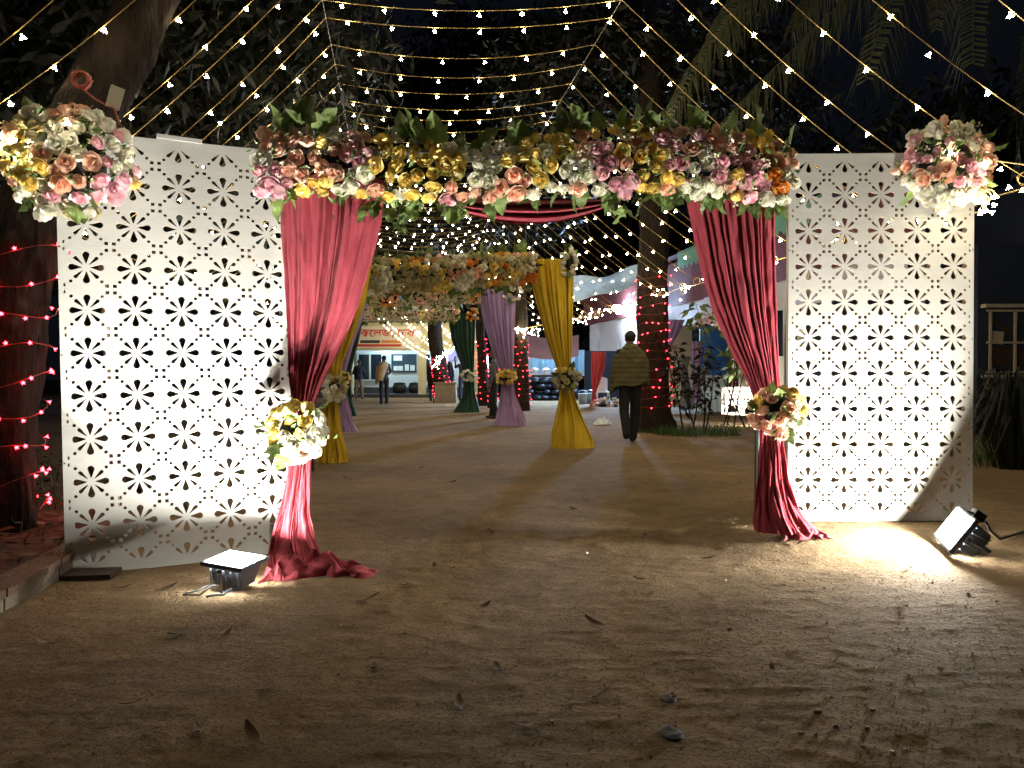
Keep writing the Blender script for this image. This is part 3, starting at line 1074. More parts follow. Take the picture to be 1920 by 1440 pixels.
def garland(label, path, radii, n, seed, weights, size=1.0, leaves_top=20, leaves_low=20, filler=4, simple=False, hang=(), split=0.55, arc=(-PI * 0.56, PI * 0.62),
            group='flower garlands over the path', as_stuff=False, depth=0.8):
    """roses along a beam: path = points in space, radii = half height at each point"""
    r = random.Random(seed)
    base = path[0]
    t = thing('flower_garland', label, 'flower garland', base, group)
    seg = [0.0]
    for a, b_ in zip(path[:-1], path[1:]):
        seg.append(seg[-1] + (b_ - a).length)
    tot = seg[-1]

    def at(s):
        x = s * tot
        p = Vector((np.interp(x, seg, [q.x for q in path]), np.interp(x, seg, [q.y for q in path]), np.interp(x, seg, [q.z for q in path])))
        return p - base, float(np.interp(x, seg, radii))
    MB().tube([at(k / 14)[0] for k in range(15)], [at(k / 14)[1] * 0.55 * min(1.0, depth / 0.8) * 0.8 for k in range(15)], 8).build('foam_core', M['leaf_dark'], t)
    names = list(weights)
    cents = []
    for k in range(max(8, n // 5)):
        s = r.random()
        p, rr = at(s)
        a = r.uniform(-PI * 0.5, PI * 0.5)
        cents.append((p + Vector((0, -math.cos(a) * rr * depth, math.sin(a) * rr)), r.choices(names, [weights[q] for q in names])[0]))
    spots, cols, fs = [], [], []
    tries = 0
    gap = 0.060 * size
    while len(spots) < n and tries < n * 40:
        tries += 1
        s = r.random()
        p, rr = at(s)
        a = r.uniform(*arc)
        nrm = Vector((r.gauss(0, 0.2), -math.cos(a), math.sin(a)))
        q = p + Vector((0, -math.cos(a) * rr * depth, math.sin(a) * rr)) * r.uniform(0.85, 1.08)
        if any((q - o).length < gap for o, _ in spots):
            continue
        spots.append((q, nrm))
        cols.append(pick_color(q, cents) if r.random() < 0.88 else r.choices(names, [weights[z] for z in names])[0])
        fs.append((p + (q - p) * 0.88, nrm))
    if as_stuff:
        mbs = {}
        for (p, nn), c in zip(spots, cols):
            me = r.choice(SIMPLE[c])
            q = aim_q(nn, r)
            sc = size * r.uniform(0.8, 1.1)
            mb = mbs.setdefault(c, MB())
            mb.add([p + q @ (v.co * sc) for v in me.vertices], [tuple(f.vertices) for f in me.polygons])
        for c, mb in mbs.items():
            tag(mb.build('rose', ROSE[c], t), kind='stuff')
    else:
        cluster(t, spots, cols, r, size, simple)
    if filler:
        filler_part(t, fs, 0.065 * size, filler, seed=seed)
    for k in range(leaves_top + leaves_low):
        top = k < leaves_top
        s = r.random()
        p, rr = at(s)
        if top:
            q = p + Vector((0, r.uniform(-0.4, 0.2) * rr, rr * r.uniform(0.85, 1.2)))
            d = Vector((r.gauss(0, 0.5), r.gauss(-0.2, 0.3), 1))
        else:
            q = p + Vector((0, r.uniform(0.1, 0.8) * rr, -rr * r.uniform(0.8, 1.05)))
            d = Vector((r.gauss(0, 0.5), r.gauss(-0.2, 0.3), -1))
        qq = d.to_track_quat('Y', 'Z')
        nz = qq @ Vector((0, 0, 1))
        if nz.y > 0:
            qq = qq @ Quaternion((0, 1, 0), PI)
        qq = qq @ Quaternion((0, 1, 0), r.uniform(-0.8, 0.8))
        ob('leaf', r.choice(LEAVES), t, q, qq, r.uniform(0.75, 1.25) * size * (1.12 if top else 1.0))
    for s, ln in hang:                       # trailing ivy sprigs
        p, rr = at(s)
        top = p + Vector((0, rr * 0.35, -rr * 0.7))
        ptsv = [top + Vector((0.02 * math.sin(i * 1.1 + s * 9), -0.02, -ln * i / 6)) for i in range(7)]
        st = MB().tube(ptsv, 0.003, 4).build('stem', M['leaf_dark'], t)
        m = max(5, int(ln / 0.035))
        for k in range(m):
            f = k / m
            q = top + Vector((r.gauss(0, 0.045), -0.02 + r.gauss(0, 0.02), -ln * f))
            d = Vector((r.gauss(0, 0.7), r.gauss(-0.3, 0.3), -1))
            qq = d.to_track_quat('Y', 'Z')
            if (qq @ Vector((0, 0, 1))).y > 0:
                qq = qq @ Quaternion((0, 1, 0), PI)
            ob('leaf', r.choice(LEAVES), t, q, qq @ Quaternion((0, 1, 0), r.uniform(-0.6, 0.6)), r.uniform(0.7, 1.1) * size * (1 - 0.3 * f))
    return t


# ------------------------------------------------------------------ cloth
def curtain(label, rows, d, mat, folds, tie, amp, seed, d_base=None, name='curtain', group='tied curtains along the path', train=None, nv=110, nu=150, bulge=0.5):
    """rows: (py, px_left, px_right) outline in the picture; d: distance; tie: py of the waist"""
    r = random.Random(seed)
    ys = [a for a, _, _ in rows]
    xl = [b_ for _, b_, _ in rows]
    xr = [c for _, _, c in rows]
    d_base = d_base or d
    y0, y1 = ys[0], ys[-1]
    ph = [r.uniform(0, 2 * PI) for _ in range(8)]
    pts = []
    wmax = max(b_ - a for a, b_ in zip(xl, xr))
    tsm = np.linspace(y0, y1, 200)

    def smooth(v):
        a = np.interp(tsm, ys, v)
        k = np.ones(9) / 9
        return np.convolve(np.pad(a, 4, mode='edge'), k, mode='valid')
    XL, XR = smooth(xl), smooth(xr)
    for i in range(nv):
        v = i / (nv - 1)
        py = lerp(y0, y1, v)
        if py < tie:
            dd = d
        else:
            k = (py - tie) / max(1, (y1 - tie))
            dd = lerp(d, d_base, k * k)
        a = float(np.interp(py, tsm, XL))
        b_ = float(np.interp(py, tsm, XR))
        wd = (b_ - a) / F * dd
        near_tie = math.exp(-((py - tie) / (0.10 * (y1 - y0))) ** 2)
        A = min(amp, wd * 0.30 + 0.012) * (1 - 0.45 * near_tie) * (0.55 + 0.45 * min(1, v * 6)) * (1.0 if py < tie else lerp(1.0, 0.62, min(1, (py - tie) / (y1 - tie) * 2.5)))
        row = []
        for j in range(nu):
            u = j / (nu - 1)
            uu = u + 0.030 * math.sin(4.3 * u * PI + ph[0] + v * 1.2) + 0.014 * math.sin(9.7 * u * PI + ph[1] + v * 2.3)
            if py > tie:
                k = (py - tie) / (y1 - tie)
                uu += 0.06 * k * math.sin(5 * u * PI + ph[2] + 6 * v) + 0.03 * k * math.sin(13 * u + 19 * v + ph[3])
            kb = max(0.0, (py - tie) / (y1 - tie))
            tt = ((uu - 0.5) * (1 - 0.32 * kb) + 0.5) * folds * 2 * PI
            wave = math.cos(tt + ph[4]) * 0.62 + 0.38 * math.cos(tt * 0.53 + ph[5] + 1.5 * v)
            wave = math.copysign(abs(wave) ** 0.75, wave) * (0.72 + 0.42 * float(vnoise(uu * 7.0, v * 1.6, seed + 9)))
            yy = -A * wave - bulge * wd * 0.5 * math.sin(PI * u) ** 0.7
            fine = 0.0035 * float(vnoise(u * 40, v * 26, seed)) + (0.013 if py > tie else 0.004) * float(vnoise(u * 9 + 3 + v * 6, v * 13 - u * 5, seed + 1))
            xx = lerp(a, b_, u) + kb * kb * 0.10 * (b_ - a) * float(vnoise(u * 4.0 + 7, v * 5.0, seed + 12)) + (A * 0.30 * math.sin(tt * 2 + ph[6])) / dd * F * 0.4
            z = CAM_H + (700 - py) / F * dd
            row.append(Vector(((xx - 960) / F * dd, dd + yy + fine * 2.0, z)))
        pts.append(row)
    mb = MB()
    mb.grid(pts)
    if train:
        for (cx, cy, cz, lx, ly, h, ang, sd) in train:
            rows2 = []
            n1, n2 = 44, 70
            for i in range(n1):
                u = i / (n1 - 1)
                row = []
                for j in range(n2):
                    v = j / (n2 - 1)
                    x = (v - 0.5) * lx
                    y = (u - 0.5) * ly
                    env = max(0, math.sin(PI * u)) ** 0.5 * max(0, math.sin(PI * min(1, v * 0.98 + 0.02))) ** 0.45
                    taper = 1 - 0.45 * v
                    n = 0.5 + 0.5 * math.sin(v * 17 + 4.5 * float(vnoise(u * 3.2, v * 3.4, sd)) + u * 5)
                    n2_ = 0.5 + 0.5 * math.sin(v * 31 + u * 12 + 5 * float(vnoise(u * 4.1, v * 5.0, sd + 3)))
                    z = h * env * (1 - 0.55 * v) * (0.30 + 0.55 * n + 0.25 * n2_)
                    ca, sa = math.cos(ang), math.sin(ang)
                    x2 = x + 0.02 * float(vnoise(u * 6, v * 7, sd + 5))
                    y2 = y * taper + 0.035 * float(vnoise(u * 5, v * 9, sd + 6))
                    row.append(Vector((cx + x2 * ca - y2 * sa, cy + x2 * sa + y2 * ca, cz + z)))
                rows2.append(row)
            mb.grid(rows2)
    o = mb.build(name, mat, smooth=True)
    # origin at the foot
    foot = Vector((sum(p.x for p in pts[-1]) / nu, d_base, pts[-1][0].z))
    o.data.transform(Matrix.Translation(-foot))
    o.location = foot
    return tag(o, label, 'curtain', group)


def swag():
    mb = MB()
    rows = []
    n1, n2 = 40, 80
    for i in range(n1):
        v = i / (n1 - 1)
        row = []
        for j in range(n2):
            u = j / (n2 - 1)
            x = lerp(850, 1160, u)
            s = 4 * u * (1 - u)
            s2 = s ** 0.8
            top = 376 - 2 * s2
            bot = lerp(388, 376, u) + 38 * s2
            py = lerp(top, bot, v)
            d = 4.72 + 0.04 * math.sin(v * 21 + 1.5 * u + 0.6 * math.sin(u * 7)) * (0.25 + s2) - 0.10 * s2 * math.sin(PI * v)
            row.append(P(x, py, d))
        rows.append(row)
    mb.grid(rows)
    return tag(mb.build('fabric_swag', M['crimson'], smooth=True), 'crimson cloth swag sagging under the middle of the front garland', 'swag')


# ------------------------------------------------------------------ the front gate
def arch_frame(label, a, b_, h, thick=0.045, depth=0.35):
    t = thing('arch_frame', label, 'arch frame', a, 'metal arches over the path')
    d = b_ - a
    n = Vector((-d.y, d.x, 0)).normalized()
    for off in (0.0, depth):
        for p in (Vector((0, 0, 0)), d):
            q = p + n * off
            MB().tube([q - Vector((0, 0, 0.05)), q + Vector((0, 0, h - thick * 0.6))], thick / 2, 8).build('post', M['iron'], t)
        MB().tube([n * off + Vector((0, 0, h)), d + n * off + Vector((0, 0, h))], thick / 2, 8).build('beam', M['iron'], t)
    return t


arch_frame('dark metal frame behind the crimson curtains and front garland', Vector((-1.27, 4.50, 0)), Vector((1.66, 4.90, 0)), 2.42, 0.04, 0.10)

curtain('crimson curtain tied with yellow roses next to the upward floodlight', [
    (340, 525, 724), (420, 527, 716), (500, 532, 694), (580, 536, 670), (650, 540, 638), (720, 543, 603), (765, 549, 585), (800, 553, 583),
    (850, 546, 584), (900, 536, 583), (960, 522, 582), (1010, 509, 590), (1045, 503, 606), (1072, 512, 622)], 4.46, M['crimson'], 12.5, 800, 0.030, 5,
    d_base=4.02, train=[(-1.02, 4.02, -0.01, 0.56, 0.30, 0.16, -0.10, 3), (-1.17, 3.98, -0.01, 0.30, 0.24, 0.10, 0.2, 8)])
curtain('crimson curtain tied with pale roses beside the panel with the sideways floodlight', [
    (340, 1277, 1453), (420, 1294, 1453), (500, 1311, 1454), (580, 1335, 1456), (650, 1367, 1459), (700, 1394, 1461), (740, 1411, 1463),
    (770, 1420, 1468), (820, 1424, 1471), (880, 1420, 1476), (940, 1414, 1490), (975, 1407, 1508), (997, 1410, 1526)], 4.78, M['crimson'], 11.5, 770, 0.030, 9,
    d_base=4.60, train=[(1.80, 4.60, 0.065, 0.30, 0.22, 0.08, -0.1, 12)])
swag()

# front garland
gp = [(492, 312), (560, 302), (650, 305), (740, 318), (820, 327), (900, 330), (980, 318), (1060, 305), (1150, 302), (1260, 302), (1350, 308), (1420, 318), (1482, 336)]
gr = [60, 62, 60, 60, 55, 48, 54, 60, 62, 62, 66, 66, 50]
gpath = [P(x, y - 1, lerp(4.24, 4.52, i / (len(gp) - 1))) for i, (x, y) in enumerate(gp)]
grad = [r_ / F * 4.5 * 0.84 for r_ in gr]
garland('mixed yellow, white, pink and peach rose garland across the front gateway', gpath, grad, 270, 21,
        {'yellow': 3.0, 'white': 3.4, 'pink': 2.7, 'peach': 2.7, 'orange': 0.25}, 1.08, 48, 34, 8, arc=(-PI * 0.50, PI * 0.44), depth=0.42,
        hang=[(0.05, 0.10), (0.20, 0.14), (0.245, 0.22), (0.27, 0.24), (0.36, 0.12), (0.655, 0.22), (0.70, 0.20), (0.72, 0.12), (0.80, 0.10), (0.86, 0.12), (0.93, 0.12)])


def pal_left(a, r):
    if a.x > 0.35 and a.z < 0.5:
        return r.choices(['pink', 'white', 'yellow'], [6, 1, 1])[0]
    if a.z > 0.35:
        return r.choices(['peach', 'yellow', 'cream', 'white'], [4, 3, 2, 1])[0]
    if a.z < -0.55:
        return r.choices(['white', 'pink', 'cream'], [5, 2, 1])[0]
    return r.choices(['yellow', 'white', 'peach', 'cream'], [6, 2, 2, 1])[0]


def pal_right(a, r):
    if a.z > 0.45:
        return r.choices(['cream', 'white', 'peach'], [3, 3, 1])[0]
    if a.z < -0.5:
        return 'white'
    if a.x > 0.5:
        return r.choices(['yellow', 'peach', 'pink'], [3, 2, 1])[0]
    return r.choices(['pink', 'peach', 'white'], [5, 2, 1])[0]


ball('big rose ball of yellow, pink and white on the panel corner by the red-lit tree', 'flower ball', P(132, 303, 3.98), 0.31, 105, 31, pal_left, 0.95,
     flat=(1.05, 0.75, 0.93), leaves=6, group='flower balls on the panel corners', filler=9)
ball('loose rose ball of pink, peach and cream on the panel corner facing the dark bush', 'flower ball', P(1768, 312, 4.80), 0.275, 80, 37, pal_right, 0.95,
     flat=(1.0, 0.75, 0.98), leaves=8, group='flower balls on the panel corners', filler=9)


def pal_tie(a, r):
    if a.z > 0.0:
        return r.choices(['yellow', 'cream'], [6, 1])[0]
    return r.choices(['white', 'peach', 'yellow'], [4, 3, 1])[0]


ball('yellow and white rose bouquet tying the crimson curtain by the upward floodlight', 'bouquet', P(556, 808, 4.25), 0.145, 26, 41, pal_tie, 1.0,
     flat=(1.1, 0.62, 1.12), leaves=7, group='rose bouquets tying the curtains', filler=6, name='bouquet')
ball('yellow and peach rose bouquet tying the crimson curtain near the lattice stands', 'bouquet', P(1459, 768, 4.58), 0.140, 24, 43, pal_tie, 0.95,
     flat=(1.15, 0.8, 1.0), leaves=7, group='rose bouquets tying the curtains', filler=6, name='bouquet')

# ------------------------------------------------------------------ arches further along the path
arch_frame('dark metal frame behind the mustard curtains', Vector((-2.18, 9.12, 0)), Vector((0.80, 10.95, 0)), 2.62, 0.04, 0.10)
arch_frame('dark metal frame behind the lilac curtains', Vector((-3.19, 14.0, 0)), Vector((-0.09, 15.5, 0)), 2.68, 0.045, 0.10)
arch_frame('dark metal frame behind the bottle green curtains', Vector((-4.15, 18.8, 0)), Vector((-1.19, 20.9, 0)), 2.62, 0.045, 0.10)

curtain('mustard curtain hanging free beside the man in the olive shawl', [
    (489, 988, 1076), (560, 1003, 1074), (640, 1025, 1072), (685, 1042, 1070), (712, 1052, 1071), (745, 1048, 1078), (790, 1040, 1096), (825, 1033, 1112), (840, 1034, 1113)],
    10.85, M['mustard'], 8, 712, 0.055, 15, d_base=10.7, nu=120, nv=80)
curtain('mustard curtain half hidden behind the crimson curtain', [
    (480, 585, 700), (560, 590, 686), (620, 600, 667), (680, 612, 644), (728, 617, 634), (760, 605, 634), (800, 602, 640), (850, 598, 654), (867, 596, 656)],
    9.1, M['mustard'], 8, 728, 0.055, 16, d_base=8.95, nu=120, nv=80)
curtain('lilac curtain in front of the person in the patterned top', [
    (544, 896, 967), (600, 905, 966), (660, 923, 964), (695, 938, 963), (708, 941, 962), (740, 939, 966), (780, 931, 983), (800, 925, 992)],
    15.4, M['lilac'], 8, 708, 0.06, 17, d_base=15.2, nu=110, nv=70)
curtain('lilac curtain showing as a thin strip beside the half hidden mustard curtain', [
    (550, 590, 690), (600, 605, 680), (650, 622, 661), (705, 630, 646), (750, 631, 653), (790, 631, 662), (812, 629, 676)],
    13.9, M['lilac'], 8, 706, 0.06, 18, d_base=13.8, nu=110, nv=70)
curtain('bottle green curtain by the red-lit trunks near the building', [
    (588, 839, 893), (640, 848, 891), (690, 867, 889), (705, 872, 888), (740, 868, 892), (765, 855, 899), (775, 850, 900)],
    20.8, M['bottle'], 8, 705, 0.06, 19, d_base=20.5, nu=100, nv=60)
curtain('bottle green curtain mostly hidden behind the thin lilac strip', [
    (588, 610, 683), (640, 632, 673), (700, 640, 657), (750, 642, 660), (782, 641, 669)],
    18.7, M['bottle'], 8, 702, 0.06, 20, d_base=18.6, nu=100, nv=60)

pa = [P(684, 518, 9.3), P(760, 517, 9.65), P(850, 512, 10.0), P(930, 506, 10.35), P(1003, 505, 10.65)]
garland('cream and orange rose garland over the mustard curtains', [Vector(p) for p in pa], [0.20, 0.205, 0.205, 0.21, 0.19], 280, 51,
        {'cream': 6, 'yellow': 1.4, 'orange': 1.1, 'peach': 0.9, 'white': 1.5}, 1.08, 26, 30, 4, simple=False)
pa = [P(670, 559, 13.95), P(740, 556, 14.3), P(820, 553, 14.75), P(900, 550, 15.1)]
garland('cream and peach rose garland over the lilac curtains', [Vector(p) for p in pa], [0.18, 0.18, 0.18, 0.19], 260, 52,
        {'cream': 6, 'peach': 1.6, 'orange': 0.9, 'white': 1.6}, 1.05, 20, 20, 4, simple=True)
pa = [P(655, 589, 18.9), P(720, 588, 19.4), P(800, 588, 19.9), P(852, 587, 20.3)]
garland('small pale rose garland over the bottle green curtains', [Vector(p) for p in pa], [0.195, 0.195, 0.19, 0.19], 420, 53,
        {'cream': 5, 'white': 3, 'peach': 2, 'pink': 0.8, 'yellow': 1}, 1.0, 10, 24, 3, as_stuff=True)


def pal_cream(a, r):
    return r.choices(['cream', 'white', 'yellow'], [4, 3, 1])[0]


def pal_orange(a, r):
    return r.choices(['orange', 'yellow'], [3, 2])[0]


def pal_yc(a, r):
    return r.choices(['yellow', 'white'], [3, 3])[0]


B = 'rose bouquets tying the curtains'
TB = 'small bouquets on the arch tops'
ball('cream rose bouquet tying the free hanging mustard curtain', 'bouquet', P(1063, 711, 10.66), 0.17, 24, 61, pal_cream, 1.0, leaves=4, group=B, filler=4, name='bouquet', flat=(1.15, .9, .95))
ball('dull cream rose bouquet tying the half hidden mustard curtain', 'bouquet', P(627, 730, 8.98), 0.145, 20, 62, pal_cream, 1.0, leaves=4, group=B, filler=4, name='bouquet')
ball('yellow rose bouquet tying the lilac curtain before the patterned top', 'bouquet', P(948, 706, 15.2), 0.165, 18, 63, pal_yc, 1.1, leaves=4, group=B, filler=3, name='bouquet', flat=(1.2, .9, .85))
ball('yellow rose bouquet on the thin strip of lilac curtain', 'bouquet', P(642, 709, 13.75), 0.12, 12, 64, pal_yc, 1.1, leaves=3, group=B, filler=3, name='bouquet')
ball('white rose bouquet tying the bottle green curtain', 'bouquet', P(879, 704, 20.55), 0.155, 12, 65, lambda a, r: 'white', 1.35, leaves=3, group=B, filler=3, name='bouquet', flat=(1.3, .9, .9))
ball('small white rose bunch on the top corner of the mustard curtain', 'bouquet', P(1067, 492, 10.7), 0.14, 12, 66, lambda a, r: 'white', 1.15, leaves=6, group=TB, filler=4, name='bouquet', flat=(.8, .8, 1.3))
ball('small white rose bunch on the top corner of the lilac curtain', 'bouquet', P(960, 545, 15.2), 0.20, 14, 67, lambda a, r: 'white', 1.3, leaves=5, group=TB, filler=4, name='bouquet')
ball('small orange rose bunch on the top corner of the green curtain', 'bouquet', P(886, 590, 20.6), 0.15, 10, 68, pal_orange, 1.4, leaves=2, group=TB, filler=3, name='bouquet')
ball('yellow rose bunch where the pale garland meets the green curtain', 'bouquet', P(849, 588, 20.3), 0.19, 12, 69, lambda a, r: r.choice(['yellow', 'peach', 'yellow']), 1.4, leaves=2, group=TB, filler=3, name='bouquet')


# ------------------------------------------------------------------ string lights
def bulb_mesh(mat, s=1.0):
    mb = MB()
    n = 10
    top = [(0.005 * math.cos(2 * PI * k / n), 0.005 * math.sin(2 * PI * k / n), -0.012) for k in range(n)]
    mid = [(0.012 * math.cos(2 * PI * k / n), 0.012 * math.sin(2 * PI * k / n), -0.036) for k in range(n)]
    low = []
    for k in range(n):
        rr = 0.036 if k % 2 == 0 else 0.017
        low.append((rr * math.cos(2 * PI * k / n), rr * math.sin(2 * PI * k / n), -0.062 if k % 2 == 0 else -0.052))
    pts = [tuple(c * s for c in p) for p in top + mid + low + [(0, 0, -0.05)]]
    f = []
    for k in range(n):
        k2 = (k + 1) % n
        f.append((k, k2, n + k2, n + k))
        f.append((n + k, n + k2, 2 * n + k2, 2 * n + k))
        f.append((2 * n + k, 2 * n + k2, 3 * n))
    mb.add(pts, f)
    return mb.mesh('bulb', mat)


BULB = bulb_mesh(M['bulb'], 0.60)
REDBULB = bulb_mesh(M['redbulb'], 0.40)

ZR, ZE = 4.57, 2.47


def ridge_r(d):
    return Vector((1.03 - 0.155 * (d - 7.05), d, ZR))


def ridge_l(d):
    return Vector((-1.78 - 0.155 * (d - 7.05), d, ZR))


def eave_r(d):
    return Vector((4.65 - 0.155 * d, d, ZE))


def eave_l(d):
    return Vector((-3.19 - 0.155 * d, d, ZE))


def hang_bulbs(parent, pts, spacing, r, mesh=None, start=None, jitter=0.03):
    """bulbs along a polyline, each on a short stub"""
    acc = start if start is not None else r.uniform(0.05, spacing)
    for a, b_ in zip(pts[:-1], pts[1:]):
        ln = (b_ - a).length
        while acc < ln:
            p = a.lerp(b_, acc / ln)
            d = Vector((r.gauss(0, 0.38), r.gauss(0, 0.38), -1)).normalized()
            q = (-d).to_track_quat('Z', 'Y') @ Quaternion((0, 0, 1), r.uniform(0, 6.28))
            ob('bulb', mesh or BULB, parent, p + d * 0.016, q)
            acc += spacing * r.uniform(1 - jitter * 3, 1 + jitter * 3)
        acc -= ln
    return acc


def sag_line(a, b_, sag, n):
    return [a.lerp(b_, k / n) + Vector((0, 0, -sag * 4 * (k / n) * (1 - k / n))) for k in range(n + 1)]


def build_canopy():
    r = random.Random(77)
    rows = [3.75, 4.4, 5.05, 5.55, 6.08, 6.45, 7.05, 7.4, 8.0, 8.5, 9.07, 9.6, 10.0, 10.4]
    d = 10.95
    while d < 23.2:
        rows.append(d)
        d += 0.46
    ords = ('first second third fourth fifth sixth seventh eighth ninth tenth eleventh twelfth thirteenth fourteenth fifteenth sixteenth seventeenth '
            'eighteenth nineteenth twentieth').split() + ['twenty-' + w_ for w_ in 'first second third fourth fifth sixth seventh eighth ninth'.split()] + ['thirtieth'] + ['thirty-' + w_ for w_ in 'first second third fourth fifth sixth seventh eighth ninth'.split()] + ['fortieth'] + ['forty-' + w_ for w_ in 'first second third fourth fifth sixth seventh'.split()]
    for i, d in enumerate(rows):
        lab = '%s string of warm star bulbs across the path, counted from the front' % ords[i]
        t = thing('string_light', lab, 'string lights', ridge_l(d), 'warm string lights across the path')
        o = t.location.copy()
        sg = r.uniform(0.10, 0.17)
        mid = sag_line(ridge_l(d), ridge_r(d), sg, 10)
        le = eave_l(d) + Vector((r.uniform(-0.1, 0.1), 0, r.uniform(-0.06, 0.06)))
        re_ = eave_r(d) + Vector((r.uniform(-0.1, 0.1), 0, r.uniform(-0.06, 0.06)))
        left = sag_line(le, ridge_l(d), 0.10 + r.uniform(0, 0.06), 8)
        right = sag_line(ridge_r(d), re_, 0.10 + r.uniform(0, 0.06), 8)
        pts = left[:-1] + mid[:-1] + right
        pts = [p - o for p in pts]
        rad = 0.0036 if d < 9 else (0.003 if d < 13 else 0.0026)
        MB().tube(pts, rad, 4, caps=False).build('wire', M['wire'], t)
        hang_bulbs(t, pts, 0.43, r)
        # spare length coiled at the eave end
        end = pts[-1]
        if d > 4.6:
            loop = [end + Vector((0.05 * math.cos(a), 0.03 * math.sin(a * 0.7), 0.05 * math.sin(a))) for a in np.linspace(0, 4 * PI, 22)]
            MB().tube(loop, rad, 4, caps=False).build('wire', M['wire'], t)
            for k in range(2 if i % 2 else 4):
                dd = Vector((r.gauss(0, 0.7), r.gauss(0, 0.5), -0.8)).normalized()
                ob('bulb', BULB, t, end + Vector((r.gauss(0, 0.09), r.gauss(0, 0.07), r.gauss(-0.03, 0.05))), (-dd).to_track_quat('Z', 'Y'))
        if i == 1:
            pass
    for f_, lb in ((ridge_l, 'thin ridge wire carrying the string lights on the side of the red-lit leaning trunk'), (ridge_r, 'thin ridge wire carrying the string lights on the palm side')):
        a = f_(3.2)
        pts = [f_(x) - a + Vector((0, 0, 0.006)) for x in np.linspace(3.2, 25.5, 40)]
        tag(MB().tube(pts, 0.0036, 5).build('support_wire', M['dark_wire'], loc=a), lb, 'wire', 'support wires of the light canopy')
    for f_, lb in ((eave_l, 'side rope that ties the string lights along the planting bed'), (eave_r, 'side rope that ties the string lights past the tree by the shawl man')):
        a = f_(3.4)
        pts = []
        for k, x in enumerate(np.linspace(3.4, 25.5, 60)):
            pts.append(f_(x) - a + Vector((0, 0, -0.03 * abs(math.sin(k * 0.8)))))
        tag(MB().tube(pts, 0.006, 5).build('support_wire', M['wire'], loc=a), lb, 'wire', 'support wires of the light canopy')
    # bulbs at the left flower ball
    t = thing('string_light', 'short bright clump of warm bulbs beside the big rose ball', 'string lights', P(30, 285, 3.9))
    for k in range(6):
        dd = Vector((r.gauss(0, 0.6), r.gauss(0, 0.5), -0.8)).normalized()
        ob('bulb', BULB, t, Vector((r.gauss(0.0, 0.05), r.gauss(-0.03, 0.03), r.gauss(0, 0.055))), (-dd).to_track_quat('Z', 'Y'))
    ob('bulb', BULB, t, P(8, 248, 3.9) - t.location)
    ob('bulb', BULB, t, P(130, 222, 3.68) - t.location)
    loop = [Vector((0.05 * math.cos(a) + 0.02, 0.01 * a - 0.05, 0.05 * math.sin(a) + 0.09)) for a in np.linspace(0, 5 * PI, 30)]
    MB().tube(loop + [P(130, 222, 3.68) - t.location], 0.004, 4).build('wire', M['wire'], t)
    t = thing('string_light', 'clump of warm bulbs and coiled yellow flex behind the loose pink rose ball', 'string lights', P(1835, 375, 4.75))
    for px, py in ((1830, 372), (1838, 378), (1843, 371), (1862, 362), (1834, 392), (1842, 304), (1776, 282), (1826, 368)):
        dd = Vector((r.gauss(0, 0.5), r.gauss(0, 0.4), -0.9)).normalized()
        ob('bulb', BULB, t, P(px, py, 4.62) - t.location, (-dd).to_track_quat('Z', 'Y'))
    loop = [P(1852, 366, 4.62) - t.location + Vector((0.035 * math.cos(a), 0.006 * a, 0.035 * math.sin(a))) for a in np.linspace(0, 5 * PI, 30)]
    MB().tube(loop + [P(1842, 300, 4.62) - t.location, P(1930, 312, 4.5) - t.location, P(2100, 330, 4.3) - t.location], 0.005, 4).build('wire', M['wire'], t)
    # steeper strings that fan out in front of the building
    for k in range(9):
        x = lerp(-3.6, -0.9, k / 8)
        a = P(lerp(690, 850, k / 8), 575 + 12 * math.sin(k * 2.3), 30.9)
        b_ = P(lerp(806, 900, k / 8), lerp(672, 628, k / 8), 31.1)
        t = thing('string_light', '%s steep string of warm bulbs before the yellow building, counted from the lettering side' % ('first second third fourth fifth sixth seventh eighth ninth'.split()[k]), 'string lights', a, 'steep strings at the far end')
        pts = [p - a for p in sag_line(a, b_, 0.25, 8)]
        MB().tube(pts, 0.003, 4, caps=False).build('wire', M['wire'], t)
        hang_bulbs(t, pts, 0.14, r, jitter=0.12)
    # the thick glowing bundle at the far end
    t = thing('string_light', 'thick blazing bundle of warm bulbs curving past the netted trunk', 'string lights', P(815, 688, 25.7))
    mb = MB()
    bp = [P(813, 690, 25.7), P(825, 668, 25.7), P(850, 652, 25.7), P(880, 645, 25.7), P(905, 636, 25.7)]
    pts = []
    for a, b_ in zip(bp[:-1], bp[1:]):
        pts += [a.lerp(b_, k / 6) - t.location for k in range(6)]
    for p in pts:
        for k in range(3):
            ob('bulb', BULB, t, p + Vector((r.gauss(0, 0.05), r.gauss(0, 0.05), r.gauss(0, 0.05))))
    MB().tube(pts, 0.012, 5).build('wire', M['wire'], t)
    t = thing('string_light', 'blazing knot of warm bulbs on the trunk between lilac and mustard curtains', 'string lights', P(980, 615, 21.2))
    for k in range(34):
        q = P(r.uniform(966, 1012), 0, 21.1)
        py = 618 - (q.x - t.location.x) * 6 + r.gauss(0, 5)
        ob('bulb', BULB, t, Vector((q.x, 21.1 + r.uniform(-0.1, 0.1), CAM_H + (700 - py) / F * 21.1)) - t.location, (r.uniform(-1, 1), r.uniform(-1, 1), 0))
    MB().tube([P(960, 622, 21.1) - t.location, P(990, 615, 21.1) - t.location, P(1030, 606, 21.1) - t.location], 0.01, 5).build('wire', M['wire'], t)


build_canopy()


